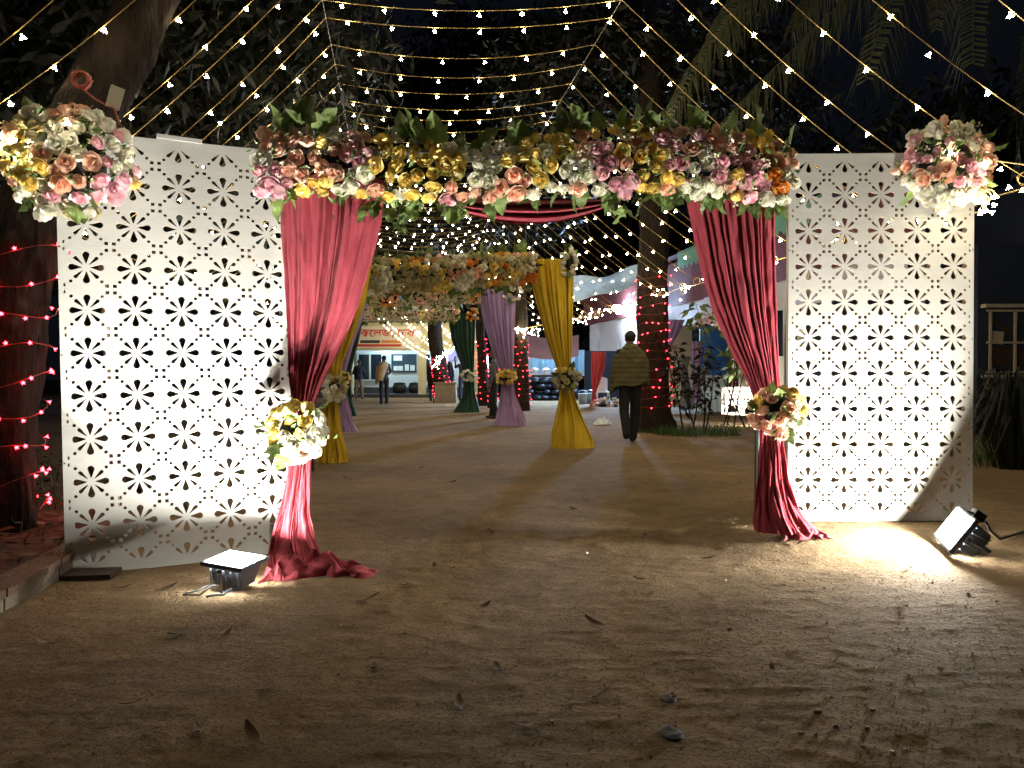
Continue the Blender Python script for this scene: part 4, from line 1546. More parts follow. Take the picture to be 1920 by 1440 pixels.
# ------------------------------------------------------------------ trees
def crown_mesh(name, blobs, n, size, mat, seed, aspect=0.35, droop=0.35):
    """blobs: (center, radii); leaves in drooping sprays through the volume"""
    r = np.random.RandomState(seed)
    wts = np.array([b_[1][0] * b_[1][1] * b_[1][2] for b_ in blobs]) ** 0.7
    wts = wts / wts.sum()
    k = n // 9
    idx = r.choice(len(blobs), k, p=wts)
    cen = np.array([b_[0] for b_ in blobs])[idx]
    rad = np.array([b_[1] for b_ in blobs])[idx]
    d = r.normal(size=(k, 3))
    d /= np.linalg.norm(d, axis=1)[:, None]
    rr = r.uniform(0.35, 1.05, size=(k, 1)) ** 0.6
    c = cen + d * rad * rr
    c = np.repeat(c, 9, axis=0) + r.normal(size=(k * 9, 3)) * size * 0.9
    u = r.normal(size=(k * 9, 3))
    u[:, 2] -= droop * 2
    u /= np.linalg.norm(u, axis=1)[:, None]
    v = np.cross(u, r.normal(size=(k * 9, 3)))
    v /= np.linalg.norm(v, axis=1)[:, None] + 1e-9
    s = size * r.uniform(0.6, 1.25, size=(k * 9, 1))
    nrm = np.cross(u, v)
    a = c
    e = c + u * s
    m1 = c + u * s * 0.45 + v * s * aspect * 0.5 + nrm * s * 0.08
    m2 = c + u * s * 0.45 - v * s * aspect * 0.5 + nrm * s * 0.08
    co = np.stack([a, m1, e, m2], axis=1).reshape(-1, 3)
    nf = len(co) // 4
    me = bpy.data.meshes.new(name)
    me.vertices.add(len(co))
    me.vertices.foreach_set('co', co.ravel())
    me.loops.add(nf * 4)
    me.loops.foreach_set('vertex_index', np.arange(nf * 4, dtype=np.int32))
    me.polygons.add(nf)
    me.polygons.foreach_set('loop_start', np.arange(0, nf * 4, 4, dtype=np.int32))
    me.polygons.foreach_set('loop_total', np.full(nf, 4, dtype=np.int32))
    me.update(calc_edges=True)
    me.materials.append(mat)
    return me


def trunk_mesh(path, radii, seed, mat, seg=28, sub=14, name='trunk', knob=0.12):
    pts, rs = [], []
    for i in range(len(path) - 1):
        for k in range(sub):
            t = k / sub
            p0 = path[max(0, i - 1)]
            p1, p2 = path[i], path[i + 1]
            p3 = path[min(len(path) - 1, i + 2)]
            q = 0.5 * ((2 * p1) + (p2 - p0) * t + (2 * p0 - 5 * p1 + 4 * p2 - p3) * t * t + (3 * p1 - p0 - 3 * p2 + p3) * t ** 3)
            pts.append(q)
            rs.append(lerp(radii[i], radii[i + 1], t))
    pts.append(path[-1])
    rs.append(radii[-1])
    mb = MB()
    mb.tube(pts, rs, seg)
    n = len(pts)
    for i in range(n):
        for k in range(seg):
            j = i * seg + k
            v = Vector(mb.v[j])
            c = pts[i]
            a = 2 * PI * k / seg
            nz = float(vnoise(np.array([math.cos(a) * 2.2 + 7]), np.array([math.sin(a) * 2.2 + i * 0.16]), seed)[0])
            rg = float(vnoise(np.array([k * 1.0]), np.array([i * 0.12]), seed + 3)[0])
            rf = float(vnoise(np.array([k * 1.7 + 31]), np.array([i * 0.55]), seed + 7)[0])
            mb.v[j] = tuple(c + (v - c) * (1 + knob * nz + knob * 0.5 * rg + knob * 0.45 * rf))
    return mb.mesh(name, mat, True), pts, rs


def tree(name, label, path, radii, blobs, n, size, seed, bark='bark', leaf='leaf_dark', group=None, limbs=(), aspect=0.35):
    base = path[0]
    t = thing(name, label, 'tree', base, group)
    me, pts, rs = trunk_mesh([p - base for p in path], radii, seed, M[bark])
    ob('trunk', me, t)
    for a, b_, c, r0 in limbs:
        me2, _, _ = trunk_mesh([Vector(a) - base, Vector(b_) - base, Vector(c) - base], [r0, r0 * 0.7, r0 * 0.3], seed + 1, M[bark], seg=8, sub=5)
        ob('limb', me2, t)
    if blobs:
        ob('crown', crown_mesh('crown', [((Vector(c) - base)[:], rr) for c, rr in blobs], n, size, M[leaf], seed, aspect), t)
    return t, pts, rs


def red_wrap(label, tpts, trs, base, z0, z1, turns, seed, n_per, front=True, off=0.012, loose=0.02):
    """red string light wound round a trunk"""
    r = random.Random(seed)
    t = thing('red_string_light', label, 'string lights', base, 'red string lights wound on tree trunks')
    zs = [p.z for p in tpts]
    path = []
    N = int(turns * 20)
    for k in range(N + 1):
        f = k / N
        z = lerp(z0, z1, f)
        x = np.interp(z, zs, [p.x for p in tpts])
        y = np.interp(z, zs, [p.y for p in tpts])
        rad = np.interp(z, zs, trs) * 1.10 + off
        a = f * turns * 2 * PI
        path.append(Vector((x + rad * math.cos(a), y + rad * math.sin(a), z + loose * math.sin(a * 2.3))))
    MB().tube(path, 0.0035, 4, caps=False).build('wire', M['red_wire'], t)
    ln = sum((b_ - a).length for a, b_ in zip(path[:-1], path[1:]))
    sp = ln / n_per
    acc = r.uniform(0, sp)
    for i, (a, b_) in enumerate(zip(path[:-1], path[1:])):
        l = (b_ - a).length
        while acc < l:
            p = a.lerp(b_, acc / l)
            f = i / N
            ang = f * turns * 2 * PI
            out = Vector((math.cos(ang), math.sin(ang), r.uniform(-0.9, 0.5))).normalized()
            ob('bulb', REDBULB, t, p + out * 0.006, (-out).to_track_quat('Z', 'Y'))
            acc += sp * r.choice([0.35, 0.8, 1.2, 1.65])
        acc -= l
    return t


# leaning trunk on the left with its crown
lt = [P(-22, 1090, 4.75) - Vector((0, 0, 0.1)), P(-8, 850, 4.8), P(18, 620, 4.9), P(58, 430, 5.0), P(120, 290, 5.15), P(205, 150, 5.35), P(285, 10, 5.6), P(380, -180, 6.1), P(470, -420, 6.8)]
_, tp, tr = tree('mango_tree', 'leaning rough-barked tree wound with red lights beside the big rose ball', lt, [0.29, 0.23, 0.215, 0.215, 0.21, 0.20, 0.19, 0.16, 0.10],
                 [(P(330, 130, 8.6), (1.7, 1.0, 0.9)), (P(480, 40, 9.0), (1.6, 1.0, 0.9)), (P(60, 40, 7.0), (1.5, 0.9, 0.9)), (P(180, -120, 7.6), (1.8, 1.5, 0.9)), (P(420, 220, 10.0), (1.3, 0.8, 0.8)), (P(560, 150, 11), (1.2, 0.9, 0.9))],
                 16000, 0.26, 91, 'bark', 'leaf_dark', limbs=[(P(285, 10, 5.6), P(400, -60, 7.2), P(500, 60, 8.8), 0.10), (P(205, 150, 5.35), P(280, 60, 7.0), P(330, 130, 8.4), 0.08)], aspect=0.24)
red_wrap('red string light wound round the leaning trunk by the planting bed', tp, tr, lt[0], 0.55, 2.35, 8.5, 5, 95, off=0.015, loose=0.03)

# tree beside the man in the shawl
rt = [Vector((2.66, 13.7, -0.1)), Vector((2.60, 13.7, 0.35)), Vector((2.58, 13.7, 1.4)), Vector((2.58, 13.7, 2.6)), Vector((2.60, 13.7, 3.8)), Vector((2.55, 13.75, 5.4)), Vector((2.6, 13.8, 7.4))]
_, tp, tr = tree('garden_tree', 'tall straight tree wound with red lights beside the man in the olive shawl', rt, [0.42, 0.30, 0.275, 0.265, 0.25, 0.22, 0.15],
                 [((1.2, 16, 7.2), (1.8, 2, 1.1)), ((3.0, 14.5, 7.6), (2.0, 2.0, 1.3)), ((4.6, 15.5, 6.8), (1.6, 1.8, 1.2))], 9000, 0.26, 93, 'bark2', 'leaf_cool', aspect=0.3,
                 limbs=[((2.55, 13.75, 5.2), (1.9, 14.8, 6.4), (1.2, 16, 7.2), 0.09), ((2.58, 13.75, 5.6), (3.6, 14.6, 6.4), (4.6, 15.4, 6.8), 0.09)])
red_wrap('red string light wound round the straight tree beside the shawl man', tp, tr, rt[0], 0.45, 2.95, 15, 15, 105)


def path_tree(label, x, y, r0, h, lean, seed, z1, n, wlabel, crown=True):
    p = [Vector((x, y, -0.1)), Vector((x + lean * 0.15, y, 0.5)), Vector((x + lean * 0.5, y, 1.6)), Vector((x + lean, y, 2.6)), Vector((x + lean * 1.3, y + 0.2, h))]
    bl = [((x + lean * 1.6 + 0.4, y + 1.0, h + 0.6), (2.2, 2.0, 1.2)), ((x - 1.2, y + 1.6, h + 0.2), (1.8, 1.8, 1.0))] if crown else []
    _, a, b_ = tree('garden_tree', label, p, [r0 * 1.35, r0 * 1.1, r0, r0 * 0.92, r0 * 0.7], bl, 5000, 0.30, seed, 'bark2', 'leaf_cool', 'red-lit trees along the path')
    if wlabel:
        red_wrap(wlabel, a, b_, p[0], 0.25, z1, 12, seed + 1, n)


path_tree('red-lit trunk standing between the lilac and the mustard curtain', 0.26, 21.5, 0.215, 6.5, -0.02, 111, 2.3, 62, 'red string light on the trunk between lilac and mustard curtain')
path_tree('red-lit trunk close behind the bottle green curtain', -0.92, 24.5, 0.165, 6.5, -0.12, 121, 2.3, 55, 'red string light on the trunk behind the green curtain')
path_tree('thin leaning red-lit trunk behind the lilac curtain', -0.62, 23.0, 0.11, 6.0, 0.35, 131, 2.1, 32, 'red string light on the thin leaning trunk by the lilac curtain')
path_tree('red-lit trunk on a square grey plinth before the yellow building', -2.55, 27.6, 0.26, 6.0, -0.30, 141, 1.75, 60, 'red string light on the trunk with the square plinth')
# plinth round that trunk
t = thing('tree_plinth', 'square grey masonry plinth round the foot of the netted trunk', 'plinth', (-2.42, 27.35, 0))
MB().box((0, 0, 0.34), (0.80, 0.80, 0.72), None, 0.92).build('block', M['kerb_side'], t)
MB().box((0, 0, 0.72), (0.84, 0.84, 0.05), None).build('cap', M['kerb_side'], t)

# dark trees that close the view
r = random.Random(5)
darks = [(-8.5, 9.5, 4.8, 'broad dark tree close behind the planting bed'), (-9, 17, 5.5, 'dark leafy tree behind the thin strip of lilac curtain'), (-4.5, 40, 13.5, 'dark tall tree rising behind the building with the red lettering'),
         (1.0, 41, 15.0, 'dark tall tree over the stall with the black bags'), (6.5, 40, 8.0, 'dark tall tree rising behind the marquee'), (9.5, 24, 6.0, 'dark tree behind the green striped awning'), (11.5, 15, 4.8, 'dark tree behind the hut with the iron window'), (-13, 28, 7.5, 'dark tree far back behind the planting bed')]
for i, (x, y, h, lb) in enumerate(darks):
    p = [Vector((x, y, -0.1)), Vector((x + 0.1, y, h * 0.3)), Vector((x - 0.1, y, h * 0.7)), Vector((x, y, h * 1.1))]
    s = 1.0 if y < 30 else (2.3 if h > 10 else 1.5)
    bl = [((x + r.uniform(-2, 2) * s, y + r.uniform(-1.5, 1.5), h * r.uniform(0.55, 1.25)), (r.uniform(1.3, 2.3) * s, r.uniform(1.3, 2.0) * s, r.uniform(0.9, 1.5) * s)) for _ in range(9)]
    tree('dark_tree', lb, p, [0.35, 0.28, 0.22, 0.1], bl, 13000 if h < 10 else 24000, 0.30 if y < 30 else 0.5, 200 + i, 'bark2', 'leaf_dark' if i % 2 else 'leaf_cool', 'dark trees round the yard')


# ------------------------------------------------------------------ coconut palm over the right panel
def frond_part(parent, a, mid, e, seed, ll=0.75, n=92):
    r = random.Random(seed)
    mb = MB()
    pts = []
    for k in range(n + 1):
        t = k / n
        pts.append((1 - t) ** 2 * a + 2 * t * (1 - t) * mid + t * t * e)
    mb.tube([p for p in pts[::4]], [lerp(0.025, 0.005, i / (len(pts[::4]) - 1)) for i in range(len(pts[::4]))], 6)
    for k in range(5, n + 1):
        t = k / n
        tan = (pts[min(n, k + 1)] - pts[k - 1]).normalized()
        side = tan.cross(Vector((0, 0, 1)))
        if side.length < 0.05:
            side = Vector((1, 0, 0))
        side.normalize()
        L_ = ll * (0.25 + 0.75 * math.sin(PI * min(1, t * 0.96)) ** 0.6) * r.uniform(0.8, 1.12)
        for sg in (-1, 1):
            d0 = (side * sg * 0.85 + tan * 0.55 + Vector((0, 0, 0.05))).normalized()
            p0 = pts[k] + tan * r.uniform(-0.02, 0.02)
            p1 = p0 + d0 * L_ * 0.24
            p2 = p1 + (d0 * 0.25 + Vector((0, 0, -1.0)) + Vector((r.gauss(0, .12), r.gauss(0, .12), 0))).normalized() * L_ * 0.76
            wv = tan * 0.017
            mb.add([p0 - wv * 0.6, p0 + wv * 0.6, p1 + wv, p1 - wv], [(0, 1, 2, 3)])
            mb.add([p1 - wv, p1 + wv, p2], [(0, 1, 2)])
    return mb.build('frond', M['frond'], parent)


def build_palm():
    top = Vector((6.6, 8.6, 7.6))
    base = Vector((9.6, 10.4, -0.1))
    t = thing('coconut_palm', 'coconut palm with drooping fronds over the panel of the sideways floodlight', 'palm tree', base)
    me, _, _ = trunk_mesh([Vector((0, 0, 0)), Vector((-0.5, -0.2, 2.2)), Vector((-1.4, -0.8, 4.8)), top - base], [0.2, 0.15, 0.13, 0.12], 5, M['bark2'], seg=12)
    ob('trunk', me, t)

    def fr(px, py, d, px2, py2, d2, sd, lift=0.5, ll=0.8):
        a = top - base
        e = P(px, py, d) - base
        m_ = P(px2, py2, d2) - base
        frond_part(t, a, m_, e, sd, ll)
    fr(1255, 215, 8.0, 1400, -140, 8.6, 1, ll=0.9)
    fr(1330, 260, 8.8, 1560, -10, 9.2, 2, ll=0.85)
    fr(1330, 80, 7.4, 1460, -200, 8.2, 3, ll=0.9)
    fr(1620, 150, 7.2, 1680, -150, 8.0, 4, ll=0.9)
    fr(1820, 120, 7.0, 1800, -200, 8.0, 5, ll=0.9)
    fr(2050, 150, 8.5, 1980, -160, 9.0, 6, ll=0.9)
    fr(1750, 60, 12.0, 1740, -160, 11.0, 7, ll=0.9)
    fr(1480, 60, 12.0, 1600, -160, 10.8, 8, ll=0.9)
    fr(1900, 330, 11.0, 1950, -60, 11.0, 9, ll=0.9)


build_palm()


# ------------------------------------------------------------------ small plants
def sapling(label, base, h, n, seed, leafm='leaf_cool', lean=0.1, leaf=0.13, stems=2, spread=0.35, name='sapling', lo=0.25, group=None):
    r = random.Random(seed)
    t = thing(name, label, 'shrub', base, group)
    mbl = MB()
    for s in range(stems):
        a = r.uniform(0, 2 * PI)
        e = Vector((math.cos(a) * spread * r.uniform(0.3, 1), math.sin(a) * spread * 0.6, h * r.uniform(0.75, 1.0)))
        st = Vector((r.uniform(-0.15, 0.15) * stems * 0.5, r.uniform(-0.08, 0.08), -0.03))
        pts = []
        for k in range(9):
            f = k / 8
            pts.append(st.lerp(e, f) + Vector((0.05 * math.sin(f * 4 + s), 0.03 * math.sin(f * 3 + s), 0)) * h * 0.5)
        MB().tube(pts, [lerp(0.016, 0.004, k / 8) for k in range(9)], 6).build('stem', M['bark'], t)
        for k in range(n // stems):
            f = lo + (1 - lo) * r.random() ** 0.8
            i = min(7, int(f * 8))
            p = pts[i].lerp(pts[i + 1], f * 8 - i)
            d = Vector((r.gauss(0, 1), r.gauss(0, 1), r.gauss(-0.1, 0.5))).normalized()
            off = p + d * r.uniform(0.02, 0.22) * h * 0.35
            mbl.tube([p, off], 0.0025, 3, caps=False)
            u = (d + Vector((0, 0, -0.4))).normalized() * leaf * r.uniform(0.7, 1.2)
            v = u.cross(Vector((r.gauss(0, 1), r.gauss(0, 1), 1))).normalized() * leaf * 0.22
            nn = Vector((0, 0, 0.015))
            mbl.add([off, off + u * 0.4 + v + nn, off + u, off + u * 0.4 - v + nn], [(0, 1, 2, 3)])
    mbl.build('foliage', M[leafm], t)
    return t


sapling('slim leafy sapling with drooping dark leaves beside the red-lit straight tree', P(1282, 806, 13.2) * 1.0, 1.95, 170, 301, leaf=0.17, stems=3, spread=0.55)
sapling('smaller upright sapling in the grass beside the lattice stand', P(1322, 806, 13.0), 1.35, 80, 302, leaf=0.15, stems=2, spread=0.25)
sapling('thin bare shrub in the bed behind the leaning trunk', Vector((-3.1, 6.0, 0.06)), 1.6, 50, 303, 'leaf_dark', stems=4, spread=0.7, leaf=0.09)
sapling('low twiggy shrub in the bed showing past the white panel edge', Vector((-3.6, 7.4, 0.06)), 1.5, 90, 304, 'leaf_dark', stems=5, spread=0.8, leaf=0.1)
sapling('large glossy-leaved shrub reaching out behind the crimson curtain', Vector((4.4, 14.9, 0)), 2.5, 130, 305, 'leaf', stems=4, spread=0.8, leaf=0.26, lo=0.45)


def grassy(label, cx, cy, rx, ry, n, h, seed, mat='grass', name='grass_patch'):
    r = random.Random(seed)
    mb = MB()
    for _ in range(n):
        a = r.uniform(0, 2 * PI)
        q = math.sqrt(r.random())
        x, y = cx + rx * q * math.cos(a), cy + ry * q * math.sin(a)
        z = gz(x, y)
        hh = h * r.uniform(0.4, 1.1)
        dx, dy = r.gauss(0, 0.5) * hh, r.gauss(0, 0.4) * hh
        s = 0.006 + 0.01 * hh
        b_ = r.uniform(0, PI)
        wx, wy = math.cos(b_) * s, math.sin(b_) * s
        mb.add([(x - wx, y - wy, z - 0.01), (x + wx, y + wy, z - 0.01), (x + dx * 0.4 + wx * 0.7, y + dy * 0.4 + wy * 0.7, z + hh * 0.65), (x + dx * 0.4 - wx * 0.7, y + dy * 0.4 - wy * 0.7, z + hh * 0.65)], [(0, 1, 2, 3)])
        mb.add([(x + dx * 0.4 - wx * 0.7, y + dy * 0.4 - wy * 0.7, z + hh * 0.65), (x + dx * 0.4 + wx * 0.7, y + dy * 0.4 + wy * 0.7, z + hh * 0.65), (x + dx, y + dy, z + hh)], [(0, 1, 2)])
    return tag(mb.build(name, M[mat]), kind='stuff')


grassy('', 3.25, 13.0, 0.75, 0.5, 500, 0.20, 1, name='grass')
grassy('', 2.6, 13.4, 0.5, 0.35, 160, 0.10, 2, name='grass')
grassy('', -3.4, 6.0, 1.0, 3.0, 500, 0.22, 3, name='grass')
grassy('', 6.0, 9.3, 2.4, 1.2, 900, 0.3, 4, name='grass')

# dark spiky bush at the far side of the right panel
t = thing('dry_bush', 'dark bush of long dry hanging blades below the iron window', 'bush', Vector((5.55, 8.2, 0)))
mb = MB()
r = random.Random(8)
for k in range(210):
    a = r.uniform(0, 2 * PI)
    q = r.uniform(0.05, 0.55)
    p0 = Vector((q * 0.4 * math.cos(a), q * 0.4 * math.sin(a), 0))
    hh = r.uniform(0.5, 1.15)
    p1 = p0 + Vector((math.cos(a) * q * 0.6, math.sin(a) * q * 0.6, hh))
    p2 = p1 + Vector((math.cos(a) * r.uniform(0.2, 0.6), math.sin(a) * r.uniform(0.2, 0.6), -r.uniform(0.2, 0.8)))
    s = Vector((-math.sin(a), math.cos(a), 0)) * 0.014
    mb.add([p0 - s, p0 + s, p1 + s, p1 - s], [(0, 1, 2, 3)])
    mb.add([p1 - s, p1 + s, p2], [(0, 1, 2)])
mb.build('foliage', M['leaf_cool'], t)
MB().tube([(0, 0, -0.05), (0.05, 0, 0.8)], [0.07, 0.04], 7).build('stem', M['bark'], t)

# ------------------------------------------------------------------ hut with iron window on the far right
t = thing('hut', 'dark hut wall with a rusty iron window full of boards', 'hut', Vector((9.5, 13.0, 0)))
MB().box((1.7, 0.06, 1.6), (6.2, 0.12, 3.4)).build('wall', M['navy_wall'], t)
wf = MB()
X0 = P(1857, 0, 12.9).x - 9.5
z0, z1 = P(0, 700, 12.9).z, P(0, 580, 12.9).z
W_ = 1.35
for x in (X0 + 0.03, X0 + 0.46, X0 + 0.9, X0 + W_):
    wf.box((x, -0.04, (z0 + z1) / 2), (0.035, 0.04, z1 - z0 - 0.002))
for z in (z0 + 0.02, (z0 + z1) / 2 - 0.02, z1 - 0.02):
    wf.box((X0 + W_ / 2, -0.045, z), (W_ + 0.06, 0.045, 0.035))
wf.box((X0 + W_ / 2 - 0.02, -0.06, z1 + 0.06), (W_ + 0.2, 0.16, 0.06))
wf.box((X0 + W_ / 2 - 0.02, -0.05, z0 - 0.05), (W_ + 0.16, 0.12, 0.05))
win = wf.build('window', M['rust'], t)
for i, (cx, cz, sx, sz, rot) in enumerate(((0.23, 0.82, 0.40, 0.09, 0.55), (0.25, 0.30, 0.36, 0.34, 0.02), (0.17, 0.62, 0.20, 0.22, 0.1), (0.66, 0.86, 0.3, 0.09, 0.6), (0.68, 0.28, 0.3, 0.3, -0.05))):
    MB().box((X0 + cx, -0.008 - 0.004 * i, z0 + cz), (sx, 0.014, sz), Matrix.Rotation(rot, 3, 'Y')).build('board', M['scrap' if i == 2 else 'plank'], win)

# ------------------------------------------------------------------ end building with lettering
def build_building():
    D = 33.0
    x0, x1 = P(560, 0, D).x, P(905, 0, D).x
    t = thing('college_building', 'long yellow building with red lettering and a lit veranda', 'building', Vector((x0, D, 0)))
    O = t.location

    def bx(name, xa, xb, ya, yb, za, zb, mat, parent=None):
        return MB().box(((xa + xb) / 2 - O.x, (ya + yb) / 2 - O.y, (za + zb) / 2), (xb - xa, yb - ya, zb - za)).build(name, M[mat], parent or t)
    zl = P(0, 657, D).z
    zt = P(0, 604, D).z
    bx('wall', x0, x1, D + 2.2, D + 2.4, -0.1, zt, 'plaster_white')
    bx('fascia', x0, x1, D, D + 0.25, zl, zt - 0.02, 'plaster_yellow')
    bx('roof', x0 - 0.2, x1 + 0.2, D - 0.5, D + 2.9, zt + 0.002, zt + 0.22, 'roof')
    bx('floor', x0, x1, D - 0.1, D + 2.2, -0.1, 0.14, 'plaster_dark')
    bx('skirting', x0, x1, D + 2.15, D + 2.197, 0.142, 0.42, 'plaster_dark')
    for a, b_ in ((648, 661), (784, 798), (888, 900)):
        bx('pillar', P(a, 0, D).x, P(b_, 0, D).x, D + 0.003, D + 0.26, -0.05, zl - 0.002, 'plaster_yellow')
    DB = D + 2.15
    fr = None
    for a, b_, ta, tb in ((671, 717, 663, 713), (798, 817, 663, 704)):
        xa, xb, za, zb = P(a, 0, DB).x, P(b_, 0, DB).x, P(0, tb, DB).z, P(0, ta, DB).z
        w_ = MB()
        for c, s in ((((xa + xb) / 2, zb), (xb - xa + 0.08, 0.07)), (((xa + xb) / 2, za), (xb - xa + 0.08, 0.07))):
            w_.box((c[0] - O.x, DB - O.y - 0.02, c[1]), (s[0], 0.08, s[1]))
        for x in (xa, (xa + xb) / 2, xb):
            w_.box((x - O.x, DB - O.y - 0.02, (za + zb) / 2), (0.07, 0.078, zb - za - 0.072))
        w_ = w_.build('window', M['alu'], t)
        for q in (0, 1):
            xm = lerp(xa, xb, 0.25 + 0.5 * q)
            MB().box((xm - O.x, DB - O.y + 0.01, (za + zb) / 2), ((xb - xa) / 2 - 0.075, 0.02, zb - za - 0.08)).build('pane', M['glass'], w_)
    # notice board
    a, b_, ta, tb = 734, 781, 664, 698
    xa, xb, za, zb = P(a, 0, DB).x, P(b_, 0, DB).x, P(0, tb, DB).z, P(0, ta, DB).z
    nb = MB().box(((xa + xb) / 2 - O.x, DB - O.y, (za + zb) / 2), (xb - xa, 0.06, zb - za)).build('notice_board', M['board_blue'], t)
    for u, v, su, sv in ((0.26, 0.78, 0.34, 0.28), (0.18, 0.22, 0.18, 0.26), (0.37, 0.22, 0.18, 0.26), (0.62, 0.26, 0.16, 0.34), (0.84, 0.24, 0.18, 0.30)):
        MB().box((lerp(xa, xb, u) - O.x, DB - O.y - 0.036, lerp(za, zb, v)), ((xb - xa) * su, 0.006, (zb - za) * sv)).build('notice', M['paper'], nb)
    # sign
    sa, sb = P(600, 0, D).x, P(790, 0, D).x
    sz0, sz1 = P(0, 653, D).z, P(0, 612, D).z
    sg = MB().box(((sa + sb) / 2 - O.x, -0.03, (sz0 + sz1) / 2), (sb - sa, 0.05, sz1 - sz0)).build('sign_board', M['sign_white'], t)
    fc = bpy.data.curves.new('lettering', 'FONT')
    fc.body = '\u0995\u09c7\u09b2\u099c, \u09a2\u09be\u0995\u09be'.replace('\u0995\u09c7\u09b2\u099c', '\u0995\u09c7\u09b2\u099c')
    fc.body = '\u0995\u09b2\u09c7\u099c, \u09a2\u09be\u0995\u09be'
    # glyphs stand in visual order: the vowel sign goes before its consonant
    fc.body = '\u0995' + '\u09c7' + '\u09b2' + '\u099c' + ', ' + '\u09a2' + '\u09be' + '\u0995' + '\u09be'
    fc.size = 0.72
    fc.extrude = 0.012
    fc.offset = 0.008
    fo = bpy.data.objects.new('tmp_text', fc)
    COL.objects.link(fo)
    dg = bpy.context.evaluated_depsgraph_get()
    me = bpy.data.meshes.new_from_object(fo.evaluated_get(dg))
    bpy.data.objects.remove(fo)
    me.materials.clear()
    me.materials.append(M['sign_red'])
    xs = [v.co.x for v in me.vertices]
    zs = [v.co.y for v in me.vertices]
    w0 = max(xs) - min(xs)
    want = (P(786, 0, D).x - P(676, 0, D).x)
    k = want / w0
    kz = ((P(0, 617, D).z - P(0, 634, D).z)) / (max(zs) - min(zs))
    me.transform(Matrix.Diagonal((k, kz, 1, 1)) @ Matrix.Translation((-min(xs), -min(zs), 0)))
    lo = ob('lettering', me, sg, (P(676, 0, D).x - O.x, -0.07, P(0, 634, D).z), (PI / 2, 0, 0))
    for a, b_, ta, tb, mt in ((676, 713, 638, 643.5, 'sign_dark'), (716, 753, 638, 643.5, 'sign_orange'), (640, 753, 645.5, 650, 'sign_red')):
        xa, xb = P(a, 0, D).x, P(b_, 0, D).x
        bar = MB().box(((xa + xb) / 2 - O.x, -0.062, (P(0, ta, D).z + P(0, tb, D).z) / 2), (xb - xa, 0.012, P(0, ta, D).z - P(0, tb, D).z)).build('sign_strip', M[mt], sg)
    # tube lights under the veranda roof
    for a, b_ in ((690, 740), (812, 850)):
        xa, xb = P(a, 0, D).x, P(b_, 0, D).x
        fx = MB().box(((xa + xb) / 2 - O.x, 1.2, zl + 0.5), (xb - xa + 0.1, 0.10, 0.05)).build('light_fitting', M['alu'], t)
        MB().tube([(xa - O.x, 1.2, zl + 0.45), (xb - O.x, 1.2, zl + 0.45)], 0.03, 8).build('tube', M['tube'], fx)
    # poster
    xa, xb = P(833, 0, D).x, P(851, 0, D).x
    MB().box(((xa + xb) / 2 - O.x, 2.16, P(0, 668, DB).z), (xb - xa, 0.02, 0.5)).build('poster', M['poster'], t)
    # cooking pots on the veranda edge
    for i, (px, rr) in enumerate(((749, 0.34), (776, 0.26))):
        c = P(px, 735, 34.2)
        p = thing('cooking_pot', ['wide soot-black cooking pot with a flat lid below the notice board', 'soot-black cooking pot half hidden by the yellow pillar'][i], 'cooking pot', Vector((c.x, 34.2, 0.14)), 'cooking pots on the veranda')
        MB().lathe([(0.02, 0.02), (rr * 0.75, 0.03), (rr, 0.22), (rr * 0.9, 0.38), (rr * 0.72, 0.44), (rr * 0.8, 0.47)], seg=20).build('bowl', M['pot'], p, True)
        MB().lathe([(rr * 0.82, 0.475), (rr * 0.84, 0.495), (rr * 0.2, 0.52), (0.01, 0.525)], seg=20).build('lid', M['pot'], p, True)


build_building()


# ------------------------------------------------------------------ marquee and stalls on the right
def wall_x(y):
    return 5.75 + (20 - y) * 0.177


def strip(ya, yb, za, zb, n=24, wob=0.05, seed=0, off=0.0, sc=0.0):
    rows = []
    for i in range(n + 1):
        y = lerp(ya, yb, i / n)
        col = []
        for j in range(9):
            f = j / 8
            z = lerp(za, zb, f)
            if j == 0 and sc:
                z -= sc * abs(math.sin(i * PI * 0.5))
            x = wall_x(y) + off + wob * math.sin(y * 2.1 + seed) * (1 - f) + 0.4 * wob * float(vnoise(y * 3, z * 2, seed + 40))
            col.append(Vector((x, y, z)))
        rows.append(col)
    return rows


